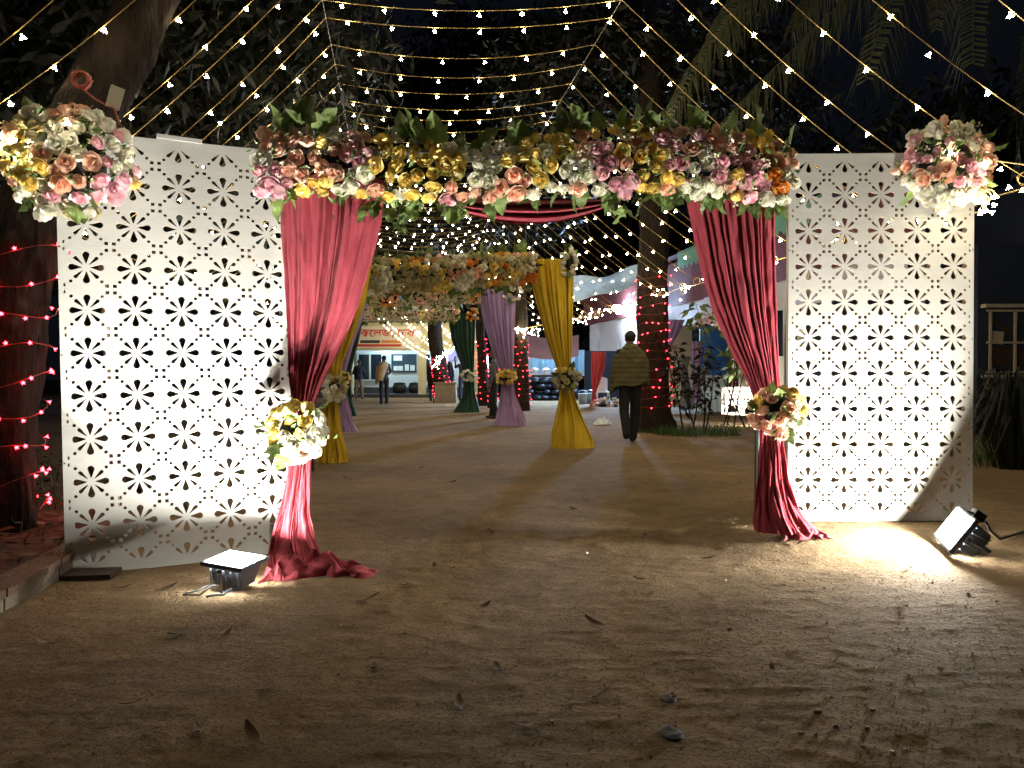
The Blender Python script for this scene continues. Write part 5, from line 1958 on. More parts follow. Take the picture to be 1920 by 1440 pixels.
def build_marquee():
    t = thing('marquee', 'long lilac-white marquee with a maroon valance under the cold lamp', 'marquee', Vector((wall_x(24), 24, 0)))
    O = t.location

    def put(name, rows, mat):
        MB().grid([[p - O for p in row] for row in rows]).build(name, M[mat], t, True)
    put('valance', strip(13, 34, 3.20, 4.55, 60, 0.06, 1), 'maroon')
    put('wall_cloth', strip(25.2, 33.2, 1.86, 3.24, 30, 0.08, 2, 0.06), 'tent_white')
    put('wall_cloth', strip(13.2, 25.1, 2.55, 3.24, 40, 0.08, 3, 0.06), 'tent_white')
    put('wall_cloth', strip(24.2, 25.6, 0.0, 3.22, 12, 0.05, 9, 0.05), 'tent_white')
    put('back_cloth', strip(12.5, 36, -0.05, 4.5, 30, 0.1, 4, 2.2), 'navy_wall')
    put('awning_edge', strip(14.5, 22.0, 4.2, 4.62, 48, 0.03, 5, -0.55, 0.14), 'tent_green')
    # roof
    rows = []
    for i in range(25):
        y = lerp(12.6, 36, i / 24)
        rows.append([Vector((wall_x(y) + lerp(-0.6, 2.6, j / 6), y, 4.56 + 0.9 * (j / 6) - 0.12 * math.sin(PI * j / 6))) for j in range(7)])
    put('roof', rows, 'maroon')
    for y in (13, 17.4, 21.8, 25.15, 29.5, 33.4):
        MB().tube([Vector((wall_x(y) + 0.14, y, -0.05)) - O, Vector((wall_x(y) + 0.14, y, 4.5)) - O], 0.045, 8).build('post', M['alu'], t)
    # bluish tarpaulin sheet sagging by the tree
    rows = []
    for i in range(21):
        f = i / 20
        a = P(1070, lerp(520, 519, f), 19.5).lerp(P(1200, 497, 17.5), f)
        b_ = P(1068, 563, 19.2).lerp(P(1197, 529, 17.0), f)
        row = []
        for j in range(11):
            g = j / 10
            p = a.lerp(b_, g) + Vector((0, 0.5 * math.sin(PI * g), -0.10 * math.sin(PI * f) + 0.05 * math.sin(f * 9 + g * 4)))
            row.append(p)
        rows.append(row)
    o = MB().grid(rows).build('tarpaulin', M['tarp'], None, True)
    tag(o, 'pale blue tarpaulin sheet sagging between mustard curtain and straight tree', 'tarpaulin')
    # cold lamp
    lp = Vector((wall_x(28) - 0.30, 28.0, 3.45))
    l = thing('wall_lamp', 'round cold white lamp glaring above the shawl man', 'lamp', lp)
    MB().lathe([(0.02, -0.10), (0.10, -0.09), (0.15, 0.0), (0.16, 0.02)], seg=16).build('reflector', M['steel'], l, True).rotation_euler = (0, -PI / 2 - 0.3, 0)
    MB().ell((-0.02, -0.03, 0), (0.17, 0.17, 0.17), 14, 10).build('glass', M['mast_lens'], l, True)
    MB().tube([(0.10, 0, 0), (0.34, 0, 0.05)], 0.02, 6).build('arm', M['black'], l)
    pl = bpy.data.lights.new('lamp_light', 'SPOT')
    pl.spot_size = math.radians(165)
    pl.spot_blend = 0.6
    pl.energy = MAST_W
    pl.color = (0.40, 0.64, 1.0)
    pl.shadow_soft_size = 0.30
    po = bpy.data.objects.new('lamp_light', pl)
    COL.objects.link(po)
    po.parent = l
    po.location = (-0.24, -0.24, -0.05)
    po.rotation_mode = 'QUATERNION'
    po.rotation_quaternion = Vector((-0.52, -0.66, -0.52)).to_track_quat('-Z', 'Y')


build_marquee()


def pcurtain(label, rows, d, mat, folds, tie, seed, **k):
    return curtain(label, rows, d, mat, folds, tie, 0.05, seed, nu=80, nv=50, group=None, **k)


pcurtain('small red curtain at the marquee doorway above the heap of flowers', [(660, 1108, 1136), (690, 1108, 1134), (720, 1109, 1124), (738, 1110, 1117), (750, 1109, 1120), (763, 1106, 1124)], 24.2, M['red_cloth'], 6, 736, 71)
pcurtain('lilac drape gathered beside the straight tree trunk', [(600, 1236, 1284), (630, 1236, 1270), (660, 1236, 1252), (685, 1236, 1244), (700, 1236, 1243)], 19.0, M['lilac'], 6, 690, 72)
pcurtain('grey drape tied among the sapling leaves', [(668, 1274, 1296), (690, 1272, 1290), (712, 1277, 1292), (740, 1276, 1300), (768, 1272, 1302)], 18.6, M['grey_cloth'], 5, 715, 73)
pcurtain('narrow lilac drape beside the blue board', [(640, 1296, 1316), (680, 1296, 1315), (720, 1297, 1315), (756, 1296, 1316)], 19.2, M['lilac'], 4, 700, 74)


def simple_box_thing(name, label, cat, px0, px1, py0, py1, d, depth, mat, part=None):
    a, b_ = P(px0, py1, d), P(px1, py0, d)
    o = MB().box(((b_.x - a.x) / 2, depth / 2, (b_.z - a.z) / 2), (b_.x - a.x, depth, b_.z - a.z)).build(name, M[mat], None, loc=a)
    return tag(o, label, cat)


simple_box_thing('partition', 'cream partition behind the gathered lilac drape', 'partition', 1240, 1297, 612, 762, 20.0, 0.08, 'cream_wall')
simple_box_thing('backdrop_board', 'deep blue backdrop board behind the cloth-covered table', 'backdrop board', 1312, 1362, 612, 772, 21.0, 0.06, 'blue_board')
# dark doorway panel in the marquee front
simple_box_thing('door_panel', 'tall navy door panel of the marquee behind the red curtain', 'door panel', 1096, 1168, 658, 752, 27.5, 0.06, 'navy_wall')

# table with cloth
a = P(1317, 772, 19.5)
t = thing('table', 'small table under a rumpled pale cloth before the blue board', 'table', Vector((a.x, 19.5, 0)))
rows = []
for i in range(6):
    z = [1.02, 0.98, 0.7, 0.45, 0.2, 0.06][i]
    row = []
    for k in range(49):
        an = 2 * PI * k / 48
        w_, dd = 0.36, 0.28
        c, s = math.cos(an), math.sin(an)
        sc = 1 / max(abs(c), abs(s))
        rip = 1 + (0.09 * math.sin(k * 1.9) + 0.05 * math.sin(k * 3.7 + i)) * (i / 5)
        if i == 0:
            rip = 0.94
        row.append(Vector((0.30 + c * sc * w_ * rip, 0.3 + s * sc * dd * rip, z)))
    rows.append(row)
mb = MB().grid(rows)
mb.box((0.30, 0.3, 1.015), (0.66, 0.5, 0.012))
mb.build('tablecloth', M['table_cloth'], t, False)
for x in (0.02, 0.58):
    for y in (0.08, 0.52):
        MB().box((x, y, 0.5), (0.04, 0.04, 1.0)).build('leg', M['wood'], t)


def lattice_stand(label, px0, px1, py0, py1, d, group=None):
    a, b_ = P(px0, py1, d), P(px1, py0, d)
    w_, h = b_.x - a.x, b_.z - a.z
    t = thing('lattice_stand', label, 'stand', a, 'white lattice stands')
    dp = 0.32
    for side in ('front', 'back'):
        mb = MB()
        y = 0 if side == 'front' else dp
        for x in (0.02, w_ - 0.02):
            mb.box((x, y, h / 2), (0.04, 0.022, h))
        for z in (0.02, h * 0.46, h - 0.02):
            mb.box((w_ / 2, y + 0.002, z), (w_ - 0.082, 0.018, 0.04))
        n = max(3, int(w_ / 0.085))
        for k in range(n):
            x = 0.05 + (w_ - 0.1) * (k + 0.5) / n
            for sg in (-1, 1):
                mb.box((x, y + 0.004 * sg, h * 0.73), (0.018, 0.008, h * 0.52), Matrix.Rotation(sg * 0.42, 3, 'Y'))
        # pointed arches at the foot
        m = 2 if w_ > 0.4 else 1
        for k in range(m):
            cx = w_ * (k + 0.5) / m
            hw = w_ / m * 0.42
            for sg in (-1, 1):
                pts = [(cx + sg * hw, y, 0.0), (cx + sg * hw, y, h * 0.20), (cx + sg * hw * 0.55, y, h * 0.36), (cx, y, h * 0.42)]
                mb.tube(pts, 0.014, 6)
        mb.build('screen', M['lattice'], t)
    MB().box((w_ / 2, dp / 2, h + 0.012), (w_ + 0.03, dp + 0.03, 0.024)).build('top', M['lattice'], t)
    return t


lattice_stand('white lattice stand in full glare under the flower column', 1361, 1424, 728, 778, 15.6)
lattice_stand('narrow white lattice stand at the foot of the red-lit straight tree', 1243, 1257, 722, 766, 17.6)
st = P(1390, 778, 15.6)
# white glowing backdrop beside it
simple_box_thing('backdrop_board', 'bright white backdrop board beside the crimson curtain and lattice stand', 'backdrop board', 1386, 1470, 668, 779, 16.4, 0.05, 'lattice')
lg = thing('stage_lamp', 'small lamp lighting the white lattice stand', 'lamp', P(1405, 776, 14.9))
MB().box((0, 0, 0.06), (0.16, 0.10, 0.12), Matrix.Rotation(-0.5, 3, 'X')).build('housing', M['flood_body'], lg)
MB().box((0, 0.058, 0.085), (0.14, 0.006, 0.10), Matrix.Rotation(-0.5, 3, 'X')).build('glass', M['lens'], lg)
spot('lamp_beam', lg, (0, 0.09, 0.10), (-0.12, 1.0, 0.45), 60, 110, 0.4, (1.0, 0.95, 0.82), 0.05)


def pal_mix(a, r):
    return r.choices(['yellow', 'peach', 'pink', 'white', 'orange'], [3, 2, 2, 3, 1])[0]


pa = [P(1372, 732, 16.0), P(1374, 690, 16.0), P(1372, 650, 16.0), P(1366, 622, 16.1), P(1345, 600, 16.3), P(1318, 598, 16.5), P(1300, 612, 16.6)]
garland('tall flower column curving over the blue backdrop board', pa, [0.14, 0.15, 0.13, 0.12, 0.11, 0.10, 0.06], 150, 55, {'yellow': 3, 'peach': 2, 'pink': 2, 'white': 3, 'orange': 1.5}, 1.1, 14, 10, 3, simple=True)
ball('heap of pink and cream flowers on the ground at the red curtain', 'flower heap', P(1140, 760, 23.8), 0.42, 60, 81, lambda a, r: r.choice(['pink', 'cream', 'white', 'peach']), 1.3, flat=(1.25, .7, .55), leaves=8, filler=3, name='flower_heap')

# ------------------------------------------------------------------ stall with black bags (between lilac and mustard curtain)
t = thing('bag_heap', 'long stack of shiny black filled bags behind the red-lit trunk', 'bags', P(990, 752, 29.5))
r = random.Random(12)
for row, (z, n, x0) in enumerate(((0.14, 6, 0.0), (0.38, 6, 0.12), (0.60, 5, 0.16), (0.80, 4, 0.25))):
    for k in range(n):
        mb = MB().ell((0, 0, 0), (0.26, 0.30, 0.145), 12, 8)
        for i, v in enumerate(mb.v):
            n_ = float(vnoise(np.array([v[0] * 9 + k * 3]), np.array([v[2] * 11 + v[1] * 5 + row]), 30)[0])
            mb.v[i] = tuple(c * (1 + 0.13 * n_) for c in v)
        mb.build('bag', M['bag'], t, True, loc=(x0 + k * 0.33 + r.uniform(-0.04, 0.04), r.uniform(-0.1, 0.1), z))
t = thing('serving_counter', 'lit serving counter with steel trays behind the black bags', 'counter', P(985, 752, 31.5))
MB().box((1.1, 0.4, 0.55), (2.3, 0.7, 1.1)).build('body', M['plaster_dark'], t)
MB().box((1.1, 0.4, 1.125), (2.4, 0.8, 0.04)).build('top', M['steel'], t)
for k in range(4):
    MB().lathe([(0.14, 1.15), (0.18, 1.24), (0.19, 1.36), (0.05, 1.42), (0.01, 1.44)], c=(0.4 + k * 0.5, 0.4, 0), seg=14).build('tray', M['steel'], t, True)
MB().tube([(0.2, 0.2, 1.9), (2.1, 0.2, 1.9)], 0.035, 8).build('tube', M['counter_lamp'], t)
for x in (0.2, 2.1):
    MB().tube([(x, 0.2, 1.147), (x, 0.2, 1.87)], 0.012, 6).build('lamp_post', M['steel'], t)
rows = [[Vector((x, 0.08 * math.sin(x * 14), z)) for x in np.linspace(0, 2.6, 80)] for z in np.linspace(0, 1.15, 8)]
o = MB().grid(rows).build('plastic_curtain', M['blue_sheet'], None, True, loc=P(985, 705, 33.0))
tag(o, 'pleated blue plastic sheet at the back of the serving counter', 'plastic sheet')
rows = []
for i in range(13):
    f = i / 12
    rows.append([P(lerp(982, 1085, f), lerp(628, 668, j / 8) + 6 * math.sin(PI * f), 31.0 + 1.2 * (1 - j / 8)) for j in range(9)])
tag(MB().grid(rows).build('canopy_cloth', M['pink_tarp'], None, True), 'dusty pink canopy cloth above the serving counter', 'canopy cloth')
for i, (px, d) in enumerate(((1093, 26.0), (1106, 26.4))):
    b_ = thing('bucket', ['grey plastic bucket standing clear beside the mustard curtain', 'grey plastic bucket touching the foot of the red curtain'][i], 'bucket', Vector((P(px, 0, d).x, d, 0)), 'buckets by the marquee door')
    MB().lathe([(0.01, 0.0), (0.13, 0.0), (0.17, 0.36), (0.185, 0.37), (0.165, 0.35), (0.125, 0.03)], seg=16).build('tub', M['bucket'], b_, True)
    MB().tube([(0.175 * math.cos(a), 0, 0.34 + 0.14 * math.sin(a)) for a in np.linspace(0, PI, 9)], 0.006, 5).build('handle', M['steel'], b_)
# white plastic chair at the marquee door
t = thing('plastic_chair', 'white plastic chair between the red curtain and the shawl man', 'chair', Vector((P(1130, 0, 25).x, 25.0, 0)))
MB().box((0, 0, 0.44), (0.44, 0.44, 0.03)).build('seat', M['white_plastic'], t)
rows = [[Vector((0.21 * math.sin(u), 0.21 - 0.05 * math.cos(u * 1.5) + 0.06 * v, 0.46 + 0.5 * v - 0.06 * abs(u) * v)) for u in np.linspace(-1.2, 1.2, 11)] for v in np.linspace(0, 1, 6)]
MB().grid(rows).build('backrest', M['white_plastic'], t, True)
for x in (-0.19, 0.19):
    for y in (-0.19, 0.19):
        MB().tube([(x, y, 0.43), (x * 1.12, y * 1.12, 0)], [0.022, 0.018], 6).build('leg', M['white_plastic'], t)

# crumpled white cloth on the ground
mb = MB()
rows = []
for i in range(22):
    row = []
    for j in range(34):
        u, v = i / 21 - 0.5, j / 33 - 0.5
        e = max(0, 1 - (2 * u) ** 2 - (2 * v) ** 2)
        z = 0.14 * e ** 0.6 * (0.55 + 0.45 * float(vnoise(u * 7, v * 9, 60))) + 0.04 * e * float(vnoise(u * 17, v * 19, 61))
        row.append(Vector((v * 0.38, u * 0.30, max(0, z))))
    rows.append(row)
MB_c = MB().grid(rows).build('crumpled_cloth', M['table_cloth'], None, True, loc=P(1130, 795, 15.6))
tag(MB_c, 'crumpled white sheet lying on the ground beside the shawl man', 'crumpled sheet')

# dark chair hidden behind the near crimson curtain
t = thing('wooden_chair', 'dark wooden chair half hidden behind the crimson curtain bouquet', 'chair', Vector((-2.38, 7.95, 0)))
for x in (-0.2, 0.2):
    MB().tube([(x, -0.2, 0), (x * 0.95, -0.2, 0.44)], [0.022, 0.028], 6).build('leg', M['wood'], t)
    MB().tube([(x, 0.2, 0), (x, 0.2, 0.45), (x, 0.27, 0.95)], [0.02, 0.026, 0.02], 6).build('leg', M['wood'], t)
MB().box((0, 0, 0.455), (0.46, 0.46, 0.04)).build('seat', M['wood'], t)
MB().box((0, 0.255, 0.85), (0.36, 0.02, 0.14), Matrix.Rotation(-0.14, 3, 'X')).build('backrest', M['wood'], t)

# junction box and cable coil on the leaning trunk
q = P(220, 186, 4.55)
jb = MB()
jb.box((0, 0, 0), (0.075, 0.06, 0.125), Matrix.Rotation(0.28, 3, 'Y') @ Matrix.Rotation(0.6, 3, 'Z'))
jb.box((0.0, 0.0, 0.0), (0.060, 0.066, 0.105), Matrix.Rotation(0.28, 3, 'Y') @ Matrix.Rotation(0.6, 3, 'Z'))
tag(jb.build('junction_box', M['white_plastic'], loc=q), 'small white power box hanging by the leaning trunk above the rose ball', 'power box')
c = P(157, 153, 4.75)
mb = MB()
pts = []
for k in range(90):
    a = k / 89 * 9 * 2 * PI
    pts.append(Vector((0.050 * math.cos(a) + 0.006 * math.sin(k), -0.02 + 0.05 * k / 89, 0.050 * math.sin(a) + 0.006 * math.cos(1.7 * k))))
pts += [P(163, 172, 4.66) - c, P(182, 188, 4.6) - c, P(200, 198, 4.56) - c, P(218, 206, 4.54) - c, P(226, 228, 4.4) - c, P(238, 255, 4.2) - c]
mb.tube(pts, 0.006, 6)
tag(mb.build('cable_coil', M['orange_cable'], None, True, loc=c), 'coiled orange cable hung on the leaning trunk', 'cable')


# ------------------------------------------------------------------ people
def remesh(mb, mats, bones, voxel, name='body'):
    me = mb.mesh(name, mats, True)
    o = bpy.data.objects.new('tmp_body', me)
    COL.objects.link(o)
    m = o.modifiers.new('r', 'REMESH')
    m.mode = 'VOXEL'
    m.voxel_size = voxel
    s = o.modifiers.new('s', 'SMOOTH')
    s.factor = 0.5
    s.iterations = 3
    dg = bpy.context.evaluated_depsgraph_get()
    out = bpy.data.meshes.new_from_object(o.evaluated_get(dg))
    bpy.data.objects.remove(o)
    out.name = name
    out.materials.clear()
    for q in mats:
        out.materials.append(q)
    n = len(out.polygons)
    cen = np.empty(n * 3)
    out.polygons.foreach_get('center', cen)
    cen = cen.reshape(-1, 3)
    best = np.full(n, 1e9)
    idx = np.zeros(n, dtype=np.int32)
    for a, b_, rr, mi in bones:
        a, b_ = np.array(a), np.array(b_)
        ab = b_ - a
        tt = np.clip(((cen - a) @ ab) / max(1e-9, ab @ ab), 0, 1)
        dd = np.linalg.norm(cen - (a + tt[:, None] * ab), axis=1) - rr
        k = dd < best
        best[k] = dd[k]
        idx[k] = mi
    out.polygons.foreach_set('material_index', idx)
    out.polygons.foreach_set('use_smooth', np.ones(n, dtype=bool))
    out.update()
    return out


def person(label, loc, rz, top, legs, pose=None, height=1.68, shoes='black_cloth', hair=True, voxel=0.014, long_dress=None, group=None):
    J = {'pel': (0, 0, .93), 'wai': (0, 0.01, 1.07), 'che': (0, 0, 1.27), 'nec': (0, -.01, 1.44), 'nec2': (0, 0.005, 1.52), 'hea': (0, .015, 1.60),
         'shl': (-.17, 0, 1.385), 'shr': (.17, 0, 1.385), 'ell': (-.235, -.02, 1.12), 'elr': (.235, -.02, 1.12), 'wrl': (-.235, .06, .88), 'wrr': (.235, .06, .88),
         'hil': (-.09, 0, .90), 'hir': (.09, 0, .90), 'knl': (-.10, .02, .50), 'knr': (.10, .02, .50), 'anl': (-.105, -.01, .085), 'anr': (.105, -.01, .085)}
    if pose:
        J.update(pose)
    J = {k: Vector(v) for k, v in J.items()}
    mats = [M['skin'], M[top], M[legs], M[shoes]]
    mb = MB()
    bones = []

    def bone(a, b_, ra, rb, mi, flat=1.0, n=4):
        a, b_ = J.get(a, a) if isinstance(a, str) else a, J.get(b_, b_) if isinstance(b_, str) else b_
        pts = [a.lerp(b_, k / n) for k in range(n + 1)]
        mb.tube(pts, [lerp(ra, rb, k / n) for k in range(n + 1)], 10)
        mb.ell(a, (ra, ra, ra), 10, 6)
        mb.ell(b_, (rb, rb, rb), 10, 6)
        bones.append((a[:], b_[:], (ra + rb) / 2, mi))
    # trunk as stacked ellipsoids
    for k, (p, rr) in enumerate(((J['pel'], (.165, .115, .12)), (J['pel'].lerp(J['wai'], 0.6), (.152, .108, .11)), (J['wai'], (.148, .105, .12)), (J['wai'].lerp(J['che'], 0.5), (.160, .11, .12)), (J['che'], (.175, .115, .13)), (J['che'].lerp(J['nec'], 0.55), (.165, .09, .08)))):
        mb.ell(p, rr, 16, 10)
        bones.append((p[:], p[:], rr[0], 2 if k == 0 else 1))
    bone('nec', 'nec2', .055, .052, 0)
    mb.ell(J['hea'] + Vector((0, 0, .012)), (.073, .092, .105), 14, 10)
    mb.ell(J['hea'] + Vector((0, .035, -.055)), (.052, .055, .055), 10, 8)
    mb.ell(J['hea'] + Vector((0, .098, -.012)), (.013, .018, .02), 8, 6)
    for s in (-1, 1):
        mb.ell(J['hea'] + Vector((s * .074, -.005, -.005)), (.012, .022, .032), 8, 6)
    bones.append((J['hea'][:], (J['hea'] + Vector((0, 0, .03)))[:], .10, 0))
    for s, sh, el, wr in ((-1, 'shl', 'ell', 'wrl'), (1, 'shr', 'elr', 'wrr')):
        bone(J['che'].lerp(J['nec'], 0.6), J[sh], .075, .066, 1)
        bone(sh, el, .060, .047, 1)
        bone(el, wr, .046, .034, 1)
        d = (J[wr] - J[el]).normalized()
        side = d.cross(Vector((0, 0, 1)))
        side = side.normalized() if side.length > 0.2 else Vector((0, 1, 0))
        if abs(d.z) > 0.6:
            side = Vector((0, 1, 0)) - d * d.y
            side.normalize()
        pn = d.cross(side).normalized()
        pc = J[wr] + d * .055
        mb.ell(pc, (.028, .028, .045), 10, 7, M=d.to_track_quat('Z', 'Y').to_matrix())
        bones.append((J[wr][:], (J[wr] + d * .16)[:], .03, 0))
        for k in range(4):
            o = side * (-.030 + .020 * k)
            ln = (.062, .075, .070, .052)[k]
            p0 = pc + o + d * .028
            p1 = p0 + d * ln * .55 + pn * .010
            p2 = p1 + d * ln * .42 + pn * .022
            mb.tube([p0 - d * .02, p0, p1, p2], [.0105, .0105, .0098, .0085], 7)
        p0 = pc - side * .026 - d * .02
        mb.tube([p0, p0 - side * .022 + d * .025 + pn * .008, p0 - side * .026 + d * .055 + pn * .018], [.013, .0115, .0095], 7)
    for hi, kn, an in (('hil', 'knl', 'anl'), ('hir', 'knr', 'anr')):
        bone(hi, kn, .100, .078, 2)
        bone(kn, an, .078, .066, 2)
        a = J[an]
        mb.ell(a + Vector((0, .055, -.045)), (.042, .115, .038), 12, 8)
        bones.append(((a + Vector((0, -.02, -.055)))[:], (a + Vector((0, .13, -.055)))[:], .042, 3))
    t = thing('person', label, 'person', loc, group, rz)
    k = height / 1.70
    t.scale = (k, k, k)
    ob('body', remesh(mb, mats, bones, voxel), t)
    if hair:
        h = MB().ell(J['hea'] + Vector((0, -.018, .040)), (.086, .098, .092), 22, 16)
        for i, v in enumerate(h.v):
            p = Vector(v) - J['hea']
            n_ = float(vnoise(np.array([p.x * 70 + 3]), np.array([p.z * 60 + p.y * 55]), 66)[0])
            p = p * (1 + 0.05 * n_)
            if p.y > 0.04 and p.z < 0.055:
                p.y = 0.04
            h.v[i] = tuple(p + J['hea'])
        h.build('hair', M['hair'], t, True)
    for s in (-1, 1):
        MB().ell(J['hea'] + Vector((s * .030, .084, .012)), (.011, .007, .008), 8, 6).build('eye', M['hair'], t, True)
    return t, J


def wrap(parent, rings, mat, name, seed, folds=9, amp=0.016, nseg=72, hem=None, gap=None):
    """cloth wound round the body: rings (z, cx, cy, rx, ry) from top to hem; hem(angle) -> drop"""
    rows = []
    n = len(rings)
    zs = list(range(n))
    m = 5
    for i in range((n - 1) * m + 1):
        f = i / m
        z, cx, cy, rx, ry = [float(np.interp(f, zs, [q[k] for q in rings])) for k in range(5)]
        v = i / ((n - 1) * m)
        row = []
        for k in range(nseg + 1):
            a = 2 * PI * k / nseg
            w_ = math.sin(a * folds + 2.2 * v + 0.8 * math.sin(a * 2)) * amp * v + 0.010 * float(vnoise(np.array([math.cos(a) * 3 + 9]), np.array([math.sin(a) * 3 + v * 7]), seed)[0]) + 0.013 * float(vnoise(np.array([a * 2.3 + v * 3]), np.array([v * 13 - a * 1.2]), seed + 2)[0])
            zz = z
            if hem is not None:
                zz -= hem(a) * v * v
            row.append(Vector((cx + (rx + w_) * math.cos(a), cy + (ry + w_) * math.sin(a), zz)))
        rows.append(row)
    return MB().grid(rows).build(name, M[mat], parent, True)


FAR = 'people standing near the building'
# man in the olive shawl walking away
pp, J = person('man in an olive striped shawl walking away past the red-lit tree', Vector((1.80, 11.35, gz(1.80, 11.35))), 0.10, 'black_cloth', 'black_cloth', pose={
    'anl': (-.105, -.20, .15), 'knl': (-.105, -.02, .50), 'anr': (.075, .12, .085), 'knr': (.095, .09, .50), 'hil': (-.085, 0, .9), 'hir': (.085, 0, .9),
    'ell': (-.22, .06, 1.14), 'elr': (.22, .06, 1.14), 'wrl': (-.07, .20, 1.12), 'wrr': (.08, .20, 1.08), 'hea': (0, .03, 1.60)}, height=1.68, shoes='wood', voxel=0.012)
wrap(pp, [(1.535, 0, -.005, .075, .080), (1.49, 0, -.01, .105, .10), (1.44, 0, 0, .175, .125), (1.385, 0, .01, .245, .155), (1.28, 0, .03, .275, .185), (1.12, 0, .05, .295, .215), (.98, -.01, .05, .300, .225), (.90, -.015, .045, .285, .215)],
     'shawl', 'shawl', 5, 8, 0.016, 80, hem=lambda a: 0.16 * max(0, math.cos(a - PI * 0.92)) ** 2 + 0.02 * math.sin(3 * a))
# man with the tan shawl near the building
pp, J = person('man with a tan shawl over one shoulder standing near the notice board', Vector((P(720, 0, 25.8).x, 25.8, 0)), 0.55, 'black_cloth', 'black_cloth', pose={
    'anl': (-.12, -.06, .085), 'anr': (.13, .08, .085), 'knl': (-.11, -.02, .5), 'knr': (.12, .05, .5), 'wrr': (.17, .20, 1.02), 'elr': (.26, .02, 1.14), 'wrl': (-.12, .22, 1.05)}, height=1.66, group=None)
wrap(pp, [(1.50, 0, -.01, .09, .09), (1.45, -.02, 0, .17, .12), (1.36, -.05, .0, .22, .15), (1.2, -.11, .0, .20, .17), (1.0, -.16, -.01, .16, .16), (.84, -.19, -.02, .12, .12)], 'tan_shawl', 'shawl', 6, 6, 0.014, 60,
     hem=lambda a: 0.14 * max(0, math.cos(a - PI)) ** 2)
pp, J = person('man in a dark jacket and khaki trousers facing the building window', Vector((P(673, 0, 31.0).x, 31.0, 0)), -0.15, 'navy_cloth', 'khaki', pose={
    'anl': (-.14, 0, .085), 'anr': (.14, 0, .085), 'knl': (-.12, .02, .5), 'knr': (.12, .02, .5), 'wrl': (-.12, .16, 1.0), 'wrr': (.12, .16, 1.0), 'ell': (-.26, .0, 1.12), 'elr': (.26, 0, 1.12), 'hea': (0, .05, 1.58)}, height=1.62)
wrap(pp, [(1.40, 0, 0, .12, .10), (1.36, 0, 0, .20, .13), (1.2, 0, .01, .215, .15), (1.0, 0, .01, .205, .155), (.86, 0, .01, .20, .155)], 'navy_cloth', 'jacket', 8, 5, 0.008, 48)
person('person in a patterned top at the edge of the lilac strip curtain', Vector((P(651, 0, 26.5).x, 26.5, 0)), 1.2, 'shirt_pattern', 'navy_cloth', height=1.60)
pp, J = person('person in dark loose clothes standing behind the trunk on the square plinth', Vector((P(813, 0, 28.6).x, 28.6, 0)), 0.3, 'black_cloth', 'navy_cloth', height=1.64)
wrap(pp, [(1.40, 0, 0, .12, .10), (1.34, 0, 0, .20, .13), (1.1, 0, 0, .21, .15), (.8, 0, 0, .22, .17), (.55, 0, 0, .24, .19)], 'black_cloth', 'tunic', 8, 7, 0.012, 48)
pp, J = person('woman in a dark headscarf and long dress before the bright doorway', Vector((P(843, 0, 29.8).x, 29.8, 0)), 2.4, 'black_cloth', 'grey_cloth', height=1.52)
wrap(pp, [(1.70, 0, -.02, .03, .03), (1.67, 0, -.02, .085, .10), (1.58, 0, -.02, .10, .115), (1.46, 0, -.01, .15, .13), (1.34, 0, 0, .22, .16), (1.1, 0, 0, .235, .18), (.85, 0, 0, .24, .19)], 'black_cloth', 'headscarf', 9, 6, 0.01, 48)
wrap(pp, [(.95, 0, 0, .20, .17), (.6, 0, 0, .25, .22), (.3, 0, 0, .29, .26), (.08, 0, 0, .33, .29)], 'grey_cloth', 'skirt', 10, 9, 0.02, 54)
pp, J = person('man raising a phone before the bright doorway by the green curtain', Vector((P(868, 0, 29.0).x, 29.0, 0)), 0.4, 'navy_cloth', 'navy_cloth', pose={
    'ell': (-.27, .10, 1.30), 'wrl': (-.24, .20, 1.54), 'wrr': (.22, .08, .88)}, height=1.70)
MB().box((J['wrl'] + Vector((0.0, .05, .11)))[:], (.075, .010, .15)).build('phone', M['black'], pp)
pp, J = person('person in a black patterned top half hidden by the lilac curtain', Vector((P(926, 0, 17.6).x, 17.6, 0)), 1.5, 'shirt_pattern', 'black_cloth', pose={
    'anl': (-.10, -.06, .085), 'anr': (.10, .06, .085)}, height=1.64, shoes='wood')

# ------------------------------------------------------------------ bright doorway sheet left of the lilac curtain
t = thing('light_panel', 'tall glowing white tube panel between two red-lit trunks', 'light panel', P(910, 740, 30.5))
MB().box((0, 0.03, 0.95), (0.24, 0.06, 1.3)).build('housing', M['alu'], t)
MB().box((0, -0.006, 0.95), (0.20, 0.012, 1.2)).build('diffuser', M['tube'], t)
MB().box((0, 0.03, 0.14), (0.08, 0.05, 0.32)).build('stand', M['alu'], t)

# ------------------------------------------------------------------ litter on the ground
def dry_leaf_mesh(seed):
    r = random.Random(seed)
    s = 0.035
    mb = MB()
    pts = [[Vector((x * s * (1 - 0.85 * abs(v)), v * s * 1.6, 0.006 + 0.012 * x * x + 0.010 * v * v + r.uniform(-0.002, 0.002))) for x in (-0.6, 0, 0.6)] for v in (-1, -0.4, 0.3, 1)]
    mb.grid(pts)
    return mb.mesh('dry_leaf', M['dry_leaf'], True)


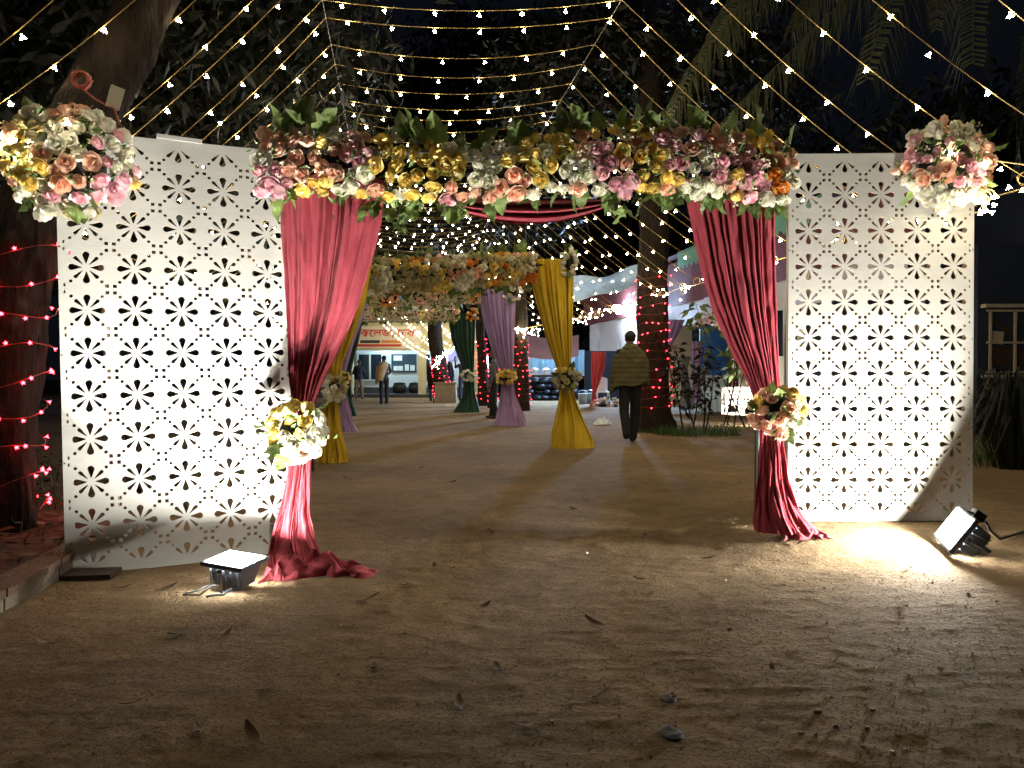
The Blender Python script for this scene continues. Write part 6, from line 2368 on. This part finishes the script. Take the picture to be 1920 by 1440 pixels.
DL = [dry_leaf_mesh(i) for i in range(3)]
r = random.Random(99)
spots_px = [(620, 1098), (600, 1066), (548, 1072), (450, 1172), (420, 1200), (182, 1380), (365, 1382), (240, 1330), (470, 1390), (815, 1064), (848, 1066), (905, 1142), (935, 1260), (1010, 1120), (1200, 1088), (1265, 1312), (1700, 1140), (1866, 1142), (1500, 1036), (1710, 1068), (310, 1104), (225, 1102), (76, 1214), (330, 1195), (640, 1180), (700, 1262), (495, 1300), (1115, 1174), (1340, 1170), (1450, 1260), (980, 1370), (1130, 1310), (860, 1330), (690, 1130), (760, 1100), (740, 960), (850, 905), (920, 1000), (1075, 955), (1210, 1010), (1330, 1050), (1390, 920), (650, 900), (790, 880)]
for px, py in spots_px:
    d = CAM_H * F / (py - 700.0)
    x = (px - 960) / F * d
    tag(ob('dry_leaf', r.choice(DL), None, (x, d, gz(x, d) + 0.004), (r.uniform(-.3, .3), r.uniform(-.3, .3), r.uniform(0, 6.28)), r.uniform(0.5, 1.05)),
        'small curled dry leaf lying on the bare sandy ground', 'leaf', 'dry leaves on the ground')


# crumbs of dry earth: nobody could count them
mb = MB()
rc = random.Random(17)
for _ in range(9000):
    d = 1.5 + 5.5 * rc.random() ** 1.6
    x = rc.uniform(-0.75, 0.75) * d + rc.gauss(0, 0.2)
    if x < kerb_x(d) + 0.03:
        continue
    sz = rc.uniform(0.002, 0.005) * (1.0 if rc.random() < 0.95 else 1.9)
    z = gz(x, d) + sz * 0.25
    q = [Vector((rc.uniform(0.6, 1.2) * sz * math.cos(a), rc.uniform(0.6, 1.2) * sz * math.sin(a), 0)) for a in (0.3, 2.4, 4.5)]
    c = Vector((x, d, z))
    mb.add([c + p for p in q] + [c + Vector((rc.gauss(0, .2) * sz, rc.gauss(0, .2) * sz, sz * 0.8)), c - Vector((0, 0, sz * 0.5))], [(0, 1, 3), (1, 2, 3), (2, 0, 3), (1, 0, 4), (2, 1, 4), (0, 2, 4)])
tag(mb.build('gravel', M['clod']), kind='stuff')


def scrap_mesh(seed):
    r = random.Random(seed)
    n = 6
    pts = [(0.012 * r.uniform(0.5, 1.2) * math.cos(2 * PI * k / n), 0.009 * r.uniform(0.5, 1.2) * math.sin(2 * PI * k / n), 0.0) for k in range(n)]
    up = [(x * 0.7, y * 0.7, 0.006 + r.uniform(0, 0.003)) for x, y, _ in pts]
    mb = MB()
    mb.add(pts + up, [tuple(range(n, 2 * n))] + [(k, (k + 1) % n, n + (k + 1) % n, n + k) for k in range(n)])
    return mb.mesh('stone_chip', M['scrap'])


SC = [scrap_mesh(i) for i in range(3)]
for px, py in [(1538, 1339), (1640, 1334), (1570, 1368), (1631, 1369), (1505, 1380), (1532, 1382), (1622, 1405), (1678, 1417), (1703, 1408), (1740, 1372), (1362, 1088), (1370, 1180), (1360, 1212), (1100, 1036), (640, 1062), (1820, 1115), (1035, 1360), (1230, 1245)]:
    d = CAM_H * F / (py - 700.0)
    x = (px - 960) / F * d
    tag(ob('stone_chip', r.choice(SC), None, (x, d, gz(x, d) + 0.001), (0, 0, r.uniform(0, 6.28)), r.uniform(0.7, 1.3)),
        'tiny pale stone chip on the bare sandy ground', 'stone chip', 'pale stone chips on the ground')
for px, py, s, lb in ((1262, 1381, 1.0, 'flat grey scrap of plastic pressed into the foreground sand'), (1256, 1312, 0.75, 'small grey crushed cap in the foreground sand')):
    d = CAM_H * F / (py - 700.0)
    x = (px - 960) / F * d
    mb = MB()
    mb.lathe([(0.004, 0.012), (0.022, 0.013), (0.032, 0.009), (0.034, 0.0)], seg=11)
    mb.v = [(v[0] * (1 + 0.15 * math.sin(i * 2.1)), v[1] * 1.3, v[2] + 0.002 * math.sin(i)) for i, v in enumerate(mb.v)]
    o = mb.build('scrap', M['grey_cloth'], loc=(x, d, gz(x, d)))
    o.scale = (s, s, s)
    tag(o, lb, 'scrap')
